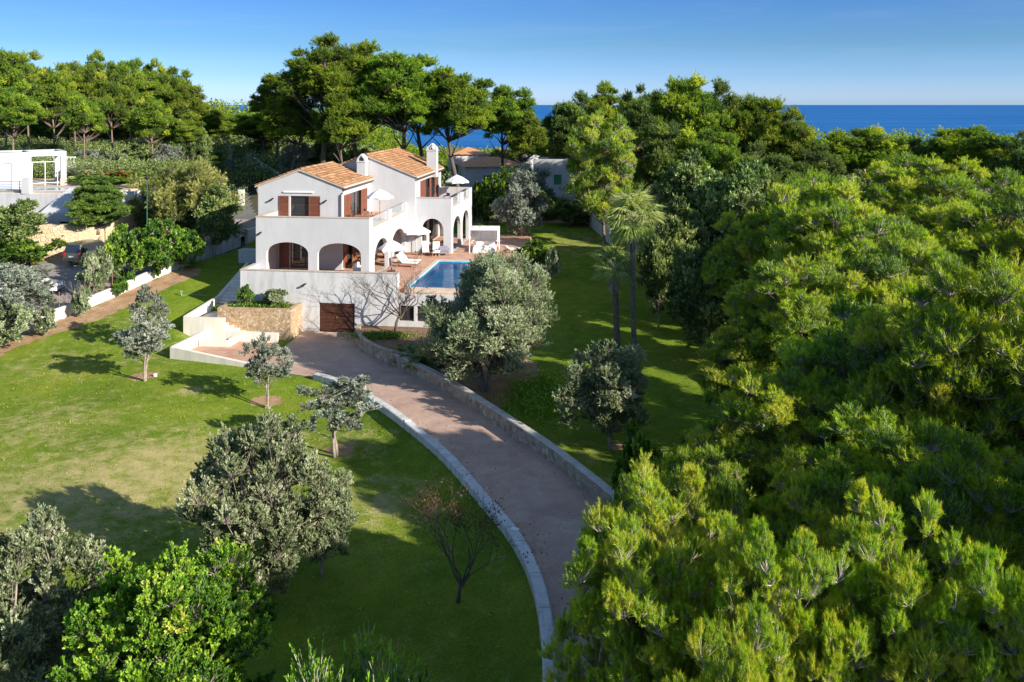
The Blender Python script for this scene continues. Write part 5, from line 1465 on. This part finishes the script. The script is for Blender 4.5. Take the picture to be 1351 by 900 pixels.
# ---- umbrella pines behind the villa
umb = [(362, 97, 112, 46, 0, 'small pine with a separate round crown left of the tall umbrella pines'), (382, 128, 104, 62, 1, 'lower pine crown beside the leaning trunks behind the villa'),
 (428, 50, 102, 100, 1, 'tallest umbrella pine behind the villa with a broad crown'), (478, 58, 106, 92, 2, 'umbrella pine in the middle of the tall group behind the villa'),
 (522, 70, 100, 88, 0, 'umbrella pine leaning over the tall wing roof'), (560, 78, 104, 84, 1, 'umbrella pine with crown right of the roof ridge'),
 (604, 92, 100, 80, 2, 'umbrella pine at the right end of the tall group, above the chimney'), (455, 112, 98, 66, 2, 'lower umbrella pine in front of the tall group'),
 (670, 112, 108, 56, 0, 'slender pine standing alone against the sea right of the villa'), (340, 150, 118, 52, 0, 'pine crown behind the road wall'), (695, 150, 104, 44, 1, 'small pine crown right of the lone slender pine')]
for px, py, Y, w_, k, lb in umb: put_px(PU[k], px, py, Y, w_*1.36, lb, group='umbrella pines behind the villa')
# ---- right middle distance
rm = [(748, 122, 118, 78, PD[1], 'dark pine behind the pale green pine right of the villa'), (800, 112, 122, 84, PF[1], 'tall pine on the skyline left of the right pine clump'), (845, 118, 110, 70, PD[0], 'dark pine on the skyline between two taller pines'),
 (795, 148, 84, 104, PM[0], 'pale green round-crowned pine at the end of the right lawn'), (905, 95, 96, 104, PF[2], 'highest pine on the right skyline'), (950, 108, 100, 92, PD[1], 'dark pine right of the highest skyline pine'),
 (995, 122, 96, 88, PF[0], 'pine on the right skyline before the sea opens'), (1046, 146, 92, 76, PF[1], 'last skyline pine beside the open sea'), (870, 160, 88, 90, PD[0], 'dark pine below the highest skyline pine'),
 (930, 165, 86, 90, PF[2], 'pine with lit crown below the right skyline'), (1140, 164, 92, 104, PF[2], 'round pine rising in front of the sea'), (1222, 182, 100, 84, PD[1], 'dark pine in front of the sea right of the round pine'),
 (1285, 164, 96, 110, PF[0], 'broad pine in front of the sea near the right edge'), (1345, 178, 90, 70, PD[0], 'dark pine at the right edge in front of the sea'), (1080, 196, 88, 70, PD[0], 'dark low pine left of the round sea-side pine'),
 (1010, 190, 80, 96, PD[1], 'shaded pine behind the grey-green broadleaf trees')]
for px, py, Y, w_, T, lb in rm: put_px(T, px, py, Y, w_*1.1, lb, group='pines right of the villa')
for px, py, Y, w_, T, lb in ((905, 205, 73, 110, CF[0], 'grey-green broadleaf tree at the far end of the right tree belt'), (968, 208, 68, 120, CF[1], 'dull green broadleaf tree with glossy leaves below the skyline pines'),
 (890, 262, 64, 92, CF[0], 'grey-green broadleaf tree beside the tall palm'), (1010, 240, 62, 110, CF[1], 'dull broadleaf tree between the pines of the right belt'), (925, 315, 56, 104, CF[1], 'dark broadleaf tree overhanging the lawn right of the palms'), (868, 300, 62, 60, CF[0], 'small dull broadleaf tree behind the palm trunks')):
    put_px(T, px, py, Y, w_, lb, group='broadleaf trees right of the lawn')
# ---- right pine wood
wood = [(1090, 230, 50, 190, 0, 'sunlit pine with bright tufted crown in the middle of the right wood'), (1215, 196, 62, 190, 1, 'pine with flat spreading crown behind the bright pine'), (1325, 228, 52, 180, 2, 'pine at the right edge below the sea-side pines'),
 (1000, 272, 54, 130, 1, 'pine with pale twigs at the left of the right wood'), (1175, 290, 41, 210, 2, 'wide pine in the centre of the right wood'), (1310, 338, 27.5, 270, 0, 'large pine at the right edge halfway down'),
 (1050, 340, 40, 200, 0, 'pine with lit shelf-like boughs above the shaded lawn edge'), (1222, 392, 28, 220, 1, 'big pine with layered tufts right of centre in the wood'), (1125, 395, 31, 230, 2, 'big pine with pale bare twigs showing through its crown'),
 (985, 420, 40, 130, 2, 'shaded pine at the lawn edge of the wood'), (1345, 450, 30, 220, 2, 'pine cut by the right edge above the foreground crowns'), (1020, 480, 29, 200, 1, 'pine with sunny top just beyond the foreground crowns'),
 (1170, 540, 26, 250, 0, 'pine in shadow directly behind the foreground crowns'), (1320, 590, 23, 220, 1, 'pine behind the foreground crowns at the right edge'), (1090, 600, 22.5, 230, 1, 'shaded pine filling the hollow behind the middle foreground pine'), (1230, 500, 28, 200, 2, 'pine with dark flanks left of the right-edge pines'), (930, 590, 25.5, 150, 2, 'low shaded pine between the lawn edge and the nearest foreground pine'),
 (1245, 560, 20.5, 240, 2, 'pine with spreading shelf boughs just behind the right foreground crowns'),
 (925, 628, 21.5, 190, 0, 'low pine between the two leftmost foreground crowns'), (1085, 622, 21, 220, 1, 'low pine behind the middle foreground crown'), (835, 640, 24, 130, 2, 'small pine beside the driveway wall behind the nearest foreground pine'),
 (940, 560, 35, 90, 0, 'small dark pine at the foot of the wood by the lawn')]
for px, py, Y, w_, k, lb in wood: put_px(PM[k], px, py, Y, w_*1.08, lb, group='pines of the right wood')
# ---- foreground pines
for px, py, Y, w_, k, lb in ((862, 626, 16.5, 286, 0, 'bright yellow-green pine crown nearest the driveway in the foreground'), (1020, 655, 15, 250, 1, 'bright foreground pine crown in the middle of the lower right'), (1190, 655, 15.5, 270, 0, 'bright foreground pine crown with pale upright twigs at lower right'),
 (1335, 700, 14.5, 240, 1, 'bright foreground pine crown cut by the lower right corner'), (960, 790, 11.5, 260, 1, 'lowest bright pine crown cut by the bottom edge')):
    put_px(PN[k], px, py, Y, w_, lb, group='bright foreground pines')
# pines just outside the frame whose shade falls on the drive and lawn
for x, y, h, k, lb in ((18, 15.5, 13, 0, 'tall pine right of the foreground crowns, beyond the right edge'), (16, 10.5, 12.5, 1, 'pine beside the foreground crowns, beyond the lower right corner'), (21.5, 11, 13.5, 2, 'tall pine beyond the lower right corner'), (24, 17.5, 13.5, 0, 'tall pine far beyond the right edge'), (13.5, 5, 12, 1, 'pine below the camera to the right'), (20, 4.5, 13, 2, 'tall pine below the camera farther to the right'), (13.4, 15.8, 11.6, 1, 'pine just beyond the right edge behind the foreground crowns'), (27, 10, 14, 1, 'tallest pine beyond the lower right corner')):
    put_tree(PM[k], x, y, lb, h=h, w=8.5, group='pines beyond the right edge') if x > 13.9 else put_tree(PM[k], x, y, lb, h=h, w=7, group='pines beyond the right edge')
# ---- olives and garden trees
put_px(OB, 640, 330, 50.5, 176, 'big silvery olive tree in front of the pool', rz=0)
OR_ = make_tree('olive_tree', 'round', 5.2, 5.2, .25, 'olive', M['olive'], M['bark_olive'], 80, 1.0, seed=74, minsep=.66, rt=.022, rs=.66)
put_px(OR_, 802, 450, 42.5, 134, 'round silvery olive tree standing alone on the shaded right lawn')
put_px(OT, 340, 548, 29.5, 190, 'tall dense olive tree with upright silvery shoots on the left lawn')
put_px(OS[0], 353, 441, 48.0, 72, 'young olive tree in an earth ring below the garden steps')
put_px(OS[1], 190, 410, 51.5, 80, 'young grey olive tree in an earth ring on the upper left lawn')
put_px(OS[2], 196, 375, 57, 52, 'small grey olive tree behind the young one on the upper left lawn')
put_px(OS[2], 446, 498, 41.5, 112, 'young spreading olive tree beside the driveway kerb')
put_px(OT, 30, 680, 24, 200, 'dark silvery olive tree at the lower left edge')
put_px(OM[1], 425, 610, 31, 90, 'dark shaded olive tree behind the tall dense one', name='olive_tree')
put_px(BB_, 225, 716, 21.5, 290, 'bright green broadleaf tree in the lower left foreground')
put_px(OF, 692, 215, 86, 84, 'grey-green evergreen oak in front of the neighbouring white house', name='oak_tree')
put_px(CF[1], 750, 262, 96, 48, 'dark broadleaf tree between the grey-green oak and the pale pine')
bare_tree('bare_tree', 5.4, 8.2, 4, 'leafless tree with spreading branches beside the garage door', *PZ(521, 438, .62), z=.62, levels=5, nb=8, rt=.017, start=.26, mat=M['bark_dark'])
e_, tips = bare_tree('bare_tree', 4.2, 3.0, 10, 'almost bare multi-branched tree in the shaded lawn left of the driveway', *PZ(603, 795, -.45), levels=5, nb=6, start=.2, rt=.014, mat=M['bark_dark'])
bf = Fol(); P = np.array([tuple(t[0]) for t in tips]); P = np.repeat(P, 3, 0)+rng.normal(size=(len(P)*3, 3))*.12
bf.leaves(P, rdir(len(P)), np.full(len(P), .10), np.full(len(P), .05), rng.random(len(P)))
o = bpy.data.objects.new('leaves', bf.mesh('last_leaves', [M['last']])); col.objects.link(o); o.parent = e_
e_, tips = bare_tree('bare_tree', 5.4, 5.6, 12, 'bare twiggy shrub tips at the bottom edge left of the driveway', XY(470, 18.0), 18.0, levels=5, nb=7, rt=.02, start=.1, mat=M['bark_pale'])
put_px(make_tree('shrub', 'round', 3.6, 5.6, .1, var('broad', L=.09, Wd=.035, up=.6, flat=1.2), M['broad_bright'], M['bark_pale'], 80, 1.0, seed=122, minsep=.7, rt=.012, rs=.8), 478, 864, 18.5, 280, 'yellow-green shrub cut by the bottom edge left of the driveway', cat='shrub', name='shrub')
bare_tree('bare_tree', 3.4, 3.0, 19, 'small leafless shrub by the white boundary wall', *PZ(105, 405, 1.6), levels=4, nb=5, rt=.012, start=.15, mat=M['bark_pale'])
X, Y_ = PZ(837, 470, .1); palm(X, Y_, ZT(285, Y_)-g1(X, Y_), 2.3, 3, 'taller fan palm with large crown on the right lawn', nf=40)
X, Y_ = PZ(812, 462, .2); palm(X, Y_, ZT(352, Y_)-g1(X, Y_), 1.9, 8, 'shorter fan palm leaning beside the taller palm', nf=30, rt=.2)
# ---- left side shrubs and trees
for px, py, Y, w_, T, lb, nm, ct in (
 (130, 228, 77, 104, CE, 'dark layered conifer in front of the white retaining wall', 'conifer', 'tree'),
 (250, 214, 79, 118, FE, 'big pale feathery tree between lane and flowering hedge', 'feathery_tree', 'tree'),
 (283, 246, 76, 54, CF[0], 'green-leaved tree at the right flank of the pale feathery tree', 'broadleaf_tree', 'tree'),
 (205, 232, 84, 100, FE, 'pale feathery tree behind the street lamp', 'feathery_tree', 'tree'),
 (18, 262, 74.5, 80, CF[1], 'rounded green tree left of the small white outbuilding', 'broadleaf_tree', 'tree'),
 (12, 350, 59.5, 132, OF, 'large grey-green shrub overhanging the boundary wall at the left edge', 'shrub', 'shrub'),
 (-10, 395, 57, 90, GS, 'grey shrub in front of the white boundary wall at the left edge', 'shrub', 'shrub'),
 (125, 330, 66, 46, GS, 'slim grey-green shrub on the boundary wall beside the people carrier', 'shrub', 'shrub'),
 (165, 300, 68.5, 66, BU[0], 'glossy green shrub right of the people carrier', 'shrub', 'shrub'),
 (205, 292, 70, 74, BU[1], 'glossy green shrub in the middle of the lane-side hedge', 'shrub', 'shrub'),
 (240, 300, 72, 60, BU[0], 'glossy green shrub at the right end of the lane-side hedge', 'shrub', 'shrub'),
 (28, 316, 72.5, 80, BU[1], 'bright green shrub above the white car', 'shrub', 'shrub'),
 (85, 308, 76, 50, BU[0], 'yellowish shrub on top of the ochre retaining wall', 'shrub', 'shrub'),
 (262, 165, 103, 34, CF[0], 'small light green tree with slender trunk above the feathery tree', 'broadleaf_tree', 'tree'),
 (150, 226, 88, 90, BU[0], 'green hedge shrub with red blossom behind the conifer', 'shrub', 'shrub'),
 (185, 230, 90, 60, BU[1], 'green hedge shrub right of the red blossom', 'shrub', 'shrub'),
 (100, 222, 90, 50, GS, 'grey shrub beside the pergola of the flat-roofed house', 'shrub', 'shrub'),
 (280, 200, 108, 44, PD[1], 'dark dense pine beside the road', 'pine_tree', 'tree'),
 (392, 188, 108, 54, OF, 'grey olive tree behind the road wall', 'olive_tree', 'tree'),
 (430, 180, 112, 60, CF[0], 'light green broadleaf tree behind the left wing roof', 'broadleaf_tree', 'tree'),
 (480, 186, 118, 60, CF[1], 'green broadleaf tree seen between the umbrella pine trunks', 'broadleaf_tree', 'tree'),
 (545, 212, 122, 50, CF[0], 'low green tree right of the umbrella pine trunks', 'broadleaf_tree', 'tree'),
 (360, 160, 124, 60, CF[1], 'green tree behind the road wall pillars', 'broadleaf_tree', 'tree'),
 (662, 196, 134, 60, FE, 'feathery tree overhanging the orange roof of the low villa', 'feathery_tree', 'tree'),
 (648, 232, 96, 44, BU[0], 'glossy green shrub behind the right terrace, left of the oak', 'shrub', 'shrub'),
 (632, 240, 98, 40, BU[1], 'glossy green shrub at the corner of the right terrace', 'shrub', 'shrub'),
 (668, 222, 100, 44, BU[1], 'tall green shrub left of the grey-green oak', 'shrub', 'shrub'),
 (720, 250, 100, 40, BU[0], 'green shrub right of the grey-green oak', 'shrub', 'shrub'),
 (702, 318, 76, 52, BU[1], 'bright yellow-green shrub at the corner of the pool terrace', 'shrub', 'shrub'),
 (730, 326, 74, 22, GS, 'small reddish shrub beside the bright one', 'shrub', 'shrub'),
 (120, 196, 101, 44, OF, 'grey-green shrub on the slope above the white garden wall', 'shrub', 'shrub'),
 (152, 200, 99, 40, GS, 'pale shrub on the slope between two pale pine trunks', 'shrub', 'shrub'),
 (182, 192, 102, 46, CF[0], 'leafy shrub on the slope above the red blossom', 'shrub', 'shrub'),
 (222, 190, 100, 50, OF, 'greyish rounded shrub on the slope behind the street lamp', 'shrub', 'shrub'),
 (90, 200, 100, 40, CF[1], 'dark rounded shrub on the slope beside the balustrade', 'shrub', 'shrub'),
 (60, 190, 104, 44, FE, 'feathery shrub on the slope just behind the flat roof', 'shrub', 'shrub'),
 (240, 182, 108, 36, BU[0], 'glossy shrub on the slope near the road gate', 'shrub', 'shrub'),
 (300, 190, 125, 40, CF[0], 'light green tree left of the stone gate pillars', 'broadleaf_tree', 'tree'),
 (108, 378, 63, 26, GS, 'small grey shrub growing against the boundary wall below the bare shrub', 'shrub', 'shrub'),
 (158, 366, 66.5, 24, BU[1], 'small green shrub at the foot of the lane-side hedge', 'shrub', 'shrub'),
 (60, 405, 60, 30, GS, 'low grey shrub at the foot of the boundary wall, left part', 'shrub', 'shrub'),
 (775, 262, 98, 60, CF[1], 'dark tree over the end wall of the right lawn', 'broadleaf_tree', 'tree'),
 (845, 560, 33.0, 70, BU[0], 'low dark shrub at the shaded edge of the right lawn', 'shrub', 'shrub'),
 (905, 585, 31, 100, PM[1], 'young pine in front of the shaded wood edge', 'pine_tree', 'tree'),
 (870, 620, 27, 90, BU[1], 'dark shrub behind the nearest foreground pine', 'shrub', 'shrub'),
 ):
    put_px(T, px, py, Y, w_, lb, cat=ct, name=nm)
# shrubs in the planter
x, y, _ = W(.75, -.9); put_tree(BU[0], x, y, 'small round citrus bush in the stone planter', cat='shrub', h=1.5, w=1.3, z=2.0, name='citrus_bush')
x, y, _ = W(3.0, -.9); put_tree(GS, x, y, 'open grey bush in the stone planter', cat='shrub', h=1.3, w=1.9, z=2.0, name='shrub')
for px, py, r_, sd_, lb in ((535, 470, .9, 1, 'dark cycad in the bed right of the garage, left one'), (556, 478, 1.1, 2, 'dark cycad in the bed behind the driveway wall, larger one'), (575, 462, .8, 3, 'dark cycad under the big olive tree')):
    x, y = PZ(px, py, .5); rosette('cycad', x, y, .45, r_*1.2, 42, sd_, lb, wd=.08)
rosette('yucca', XY(306, 82), 82, g1(XY(306, 82), 82), 1.6, 50, 6, 'dark spiky plant beside the shaded corner of the villa', wd=.12, h=1.0)
# red blossom on the hedge
bl_ = Fol(); n = 110; P = np.stack([rng.uniform(XY(112, 87), XY(176, 87), n), rng.normal(87, .5, n), rng.normal(ZT(229, 87), .2, n)+.3*np.sin(np.linspace(0, 60, n))*0], 1)
bl_.leaves(P, rdir(n), np.full(n, .16), np.full(n, .12), np.full(n, .5)); o = bpy.data.objects.new('red_blossom', bl_.mesh('red_blossom', [M['bloom']])); col.objects.link(o); tag(o, 'red blossom clusters on the hedge behind the conifer', 'blossom', kind='stuff')
# ground cover
def cover(name, cx_, cy_, rx, ry, n, mat, z0=None, L=.16, Wd=.09, lift=.0, clip=None):
    f_ = Fol(); x = rng.normal(cx_, rx, n); y = rng.normal(cy_, ry, n)
    if clip is not None:
        k = clip(x, y); x, y = x[k], y[k]; n = len(x)
    z = (gz(x, y) if z0 is None else np.full(n, z0))+rng.random(n)*.22+lift
    D = nrm(rdir(n)+np.array([0, 0, .9])); f_.leaves(np.stack([x, y, z], 1), D, rng.uniform(.6, 1.3, n)*L, np.full(n, Wd), rng.normal(.5, .2, n))
    o = bpy.data.objects.new(name, f_.mesh(name, [mat])); col.objects.link(o); return tag(o, kind='stuff')
cx_, cy_ = PZ(712, 517, .1); cover('ground_cover', cx_, cy_, .9, 1.3, 7000, M['broad_bright'])
x, y, _ = W(2, -1.0); cover('planter_ground_cover', x, y, 1.2, .35, 2500, M['broad'], 1.98, .14, .08, clip=lambda a, c: (((a-OX)*ca-(c-OY)*sa) > -.3) & (((a-OX)*ca-(c-OY)*sa) < 4.35) & (((a-OX)*sa+(c-OY)*ca) > -1.8) & (((a-OX)*sa+(c-OY)*ca) < -.05))
cx_, cy_ = PZ(495, 445, .6); cover('bed_ground_cover', cx_+.4, cy_, 1.0, .4, 3000, M['broad'], .6, .12, .08)
n = 1500; t_ = rng.integers(2, 86, n); q_ = np.where(rng.random(n) < .6, rng.beta(.5, 5, n), 1-rng.beta(.5, 5, n)); q_ = .06+.88*q_
P = A[t_]*(1-q_)[:, None]+B[t_]*q_[:, None]+rng.normal(size=(n, 2))*.25
f_ = Fol(); D = rdir(n); D[:, 2] = np.abs(D[:, 2])*.12; f_.leaves(np.c_[P, np.full(n, .028)], nrm(D), rng.uniform(.05, .12, n), rng.uniform(.02, .05, n), rng.random(n))
o = bpy.data.objects.new('fallen_leaves', f_.mesh('fallen_leaves', [flat('leaf_litter', (.20, .11, .055), .9, var=.4)])); col.objects.link(o); tag(o, kind='stuff')
n = 9000; x = rng.uniform(-30, 1, n); y = rng.uniform(22, 56, n); f_ = Fol(); k = (seg_dist(x, y, CEN) > 3.2); x, y = x[k], y[k]; n = len(x); D = rdir(n); D[:, 2] = np.abs(D[:, 2])+.3
f_.leaves(np.c_[x, y, gz(x, y)+.005], nrm(D), rng.uniform(.05, .16, n), rng.uniform(.02, .05, n), rng.random(n))
o = bpy.data.objects.new('lawn_weeds', f_.mesh('lawn_weeds', [M['weed']])); col.objects.link(o); tag(o, kind='stuff')
# undergrowth masses
def undergrowth(name, pts, n, mat, hgt=1.6, L=.3, Wd=.16):
    f_ = Fol(); c = np.array(pts); k = rng.integers(0, len(c), n)
    az = rng.uniform(0, 6.28, n); rr_ = c[k, 2]*np.sqrt(rng.random(n)); x = c[k, 0]+rr_*np.cos(az); y = c[k, 1]+rr_*np.sin(az)
    lump = .55+.45*np.sin(x*1.3+k)*np.cos(y*1.1+k*2)
    z = gz(x, y)+rng.random(n)**.6*hgt*lump
    f_.leaves(np.stack([x, y, z], 1), nrm(rdir(n)+np.array([0, 0, .5])), rng.uniform(.6, 1.3, n)*L, np.full(n, Wd), rng.normal(.42, .18, n)+.12*lump)
    o = bpy.data.objects.new(name, f_.mesh(name, [mat])); col.objects.link(o); return tag(o, kind='stuff')
undergrowth('hill_undergrowth', [(XY(px, Y), Y, 5.0) for px in range(-20, 290, 24) for Y in (98, 108, 120)], 230000, M['carob'], 2.4, .21, .10)
undergrowth('wood_undergrowth', [(x, y, 3.5) for x in (16, 21, 27, 34) for y in range(22, 96, 6)]+[(x, y, 3.) for x in (12, 18, 24) for y in (16, 22, 28)], 90000, M['carob'], 1.6)
undergrowth('background_undergrowth', [(XY(px, Y), Y, 6.0) for px in range(330, 1400, 45) for Y in (112, 126, 142) if not 560 < px < 780], 110000, M['carob'], 3.4, .42, .22)
undergrowth('hedge_undergrowth', [(XY(px, 103), 103, 2.5) for px in range(640, 900, 18)], 26000, M['carob'], 2.4)
# far coastal wood as one mass
f_ = Fol(); n = 330000; x = rng.uniform(-150, 190, n); y = rng.uniform(140, 215, n)
lump = np.clip(.5+.5*np.sin(x*.55+2*np.sin(y*.2))*np.cos(y*.6), 0, 1); z = gz(x, y)+rng.random(n)**.5*(2.5+5.5*lump)*(1-.5*((x > -25) & (x < 20)))
f_.leaves(np.stack([x, y, z], 1), nrm(rdir(n)+np.array([0, 0, .6])), rng.uniform(.7, 1.4, n)*.55, np.full(n, .28), rng.normal(.3, .14, n)+.3*lump)
o = bpy.data.objects.new('coastal_wood', f_.mesh('coastal_wood', [M['needle']])); col.objects.link(o); tag(o, kind='stuff')

# ================================================================== light, sky, camera
SUN_AZ, SUN_EL = math.atan2(.84, -.545), R(23.5)
sd = bpy.data.lights.new('sun', 'SUN'); sd.energy = 5.0; sd.angle = R(.53); sd.color = (1, .93, .82)
so = bpy.data.objects.new('sun', sd); col.objects.link(so)
d = Vector((math.sin(SUN_AZ)*math.cos(SUN_EL), math.cos(SUN_AZ)*math.cos(SUN_EL), math.sin(SUN_EL)))
so.rotation_euler = d.to_track_quat('Z', 'Y').to_euler(); so.location = (40, -40, 60)
wd = bpy.data.worlds.new('World'); scene.world = wd; wd.use_nodes = True
nt = wd.node_tree; bg = nt.nodes['Background']
sky = nt.nodes.new('ShaderNodeTexSky'); sky.sky_type = 'NISHITA'; sky.sun_disc = False
sky.sun_elevation = SUN_EL; sky.sun_rotation = SUN_AZ; sky.air_density = 1.0; sky.dust_density = .4; sky.ozone_density = 2.0; sky.altitude = 50
tcw = nt.nodes.new('ShaderNodeTexCoord'); sx = nt.nodes.new('ShaderNodeSeparateXYZ'); nt.links.new(tcw.outputs['Generated'], sx.inputs[0])
cr = nt.nodes.new('ShaderNodeValToRGB'); el = cr.color_ramp.elements
STOPS = [(0.0, (.56, .84, 1.62)), (.007, (.57, .83, 1.60)), (.034, (.38, .62, 1.22)), (.068, (.27, .48, .83)), (.117, (.22, .42, .80)), (.30, (.45, .60, .85)), (.6, (1, 1, 1))]
while len(el) < len(STOPS): el.new(.5)
for e2, (p, c) in zip(el, STOPS): e2.position = p; e2.color = (*c, 1)
nt.links.new(sx.outputs[2], cr.inputs[0])
mw = nt.nodes.new('ShaderNodeMix'); mw.data_type = 'RGBA'; mw.blend_type = 'MULTIPLY'; mw.inputs[0].default_value = 1
nt.links.new(sky.outputs[0], mw.inputs[6]); nt.links.new(cr.outputs[0], mw.inputs[7]); mpw = nt.nodes.new('ShaderNodeMapping'); mpw.inputs['Scale'].default_value = (3, 3, 34); nt.links.new(tcw.outputs['Generated'], mpw.inputs[0])
nz = nt.nodes.new('ShaderNodeTexNoise'); nz.inputs['Scale'].default_value = 1.6; nz.inputs['Detail'].default_value = 7; nz.inputs['Roughness'].default_value = .62; nz.inputs['Distortion'].default_value = .6
nt.links.new(mpw.outputs[0], nz.inputs['Vector'])
cc = nt.nodes.new('ShaderNodeMapRange'); cc.inputs[1].default_value = .52; cc.inputs[2].default_value = .85; cc.inputs[4].default_value = .13; nt.links.new(nz.outputs[0], cc.inputs[0])
mc = nt.nodes.new('ShaderNodeMix'); mc.data_type = 'RGBA'; mc.inputs[7].default_value = (3.6, 4.1, 4.9, 1)
nt.links.new(cc.outputs[0], mc.inputs[0]); nt.links.new(mw.outputs[2], mc.inputs[6]); nt.links.new(mc.outputs[2], bg.inputs[0]); bg.inputs[1].default_value = .10
cd = bpy.data.cameras.new('camera'); cd.sensor_width = 36; cd.lens = F/1351*36; cd.clip_end = 100000; cd.clip_start = .1
cd.shift_y = -(450-YH)/1351
co = bpy.data.objects.new('camera', cd); col.objects.link(co); co.location = (0, 0, HC); co.rotation_euler = (R(90), 0, 0)
scene.camera = co
vs = scene.view_settings; vs.view_transform = 'Standard'; vs.look = 'None'; vs.exposure = .78; vs.gamma = 1
cy = scene.cycles; cy.max_bounces = 7; cy.diffuse_bounces = 3; cy.glossy_bounces = 3; cy.transmission_bounces = 5; cy.transparent_max_bounces = 6; cy.caustics_reflective = False; cy.caustics_refractive = False
cy.use_denoising = True; cy.sample_clamp_indirect = 6
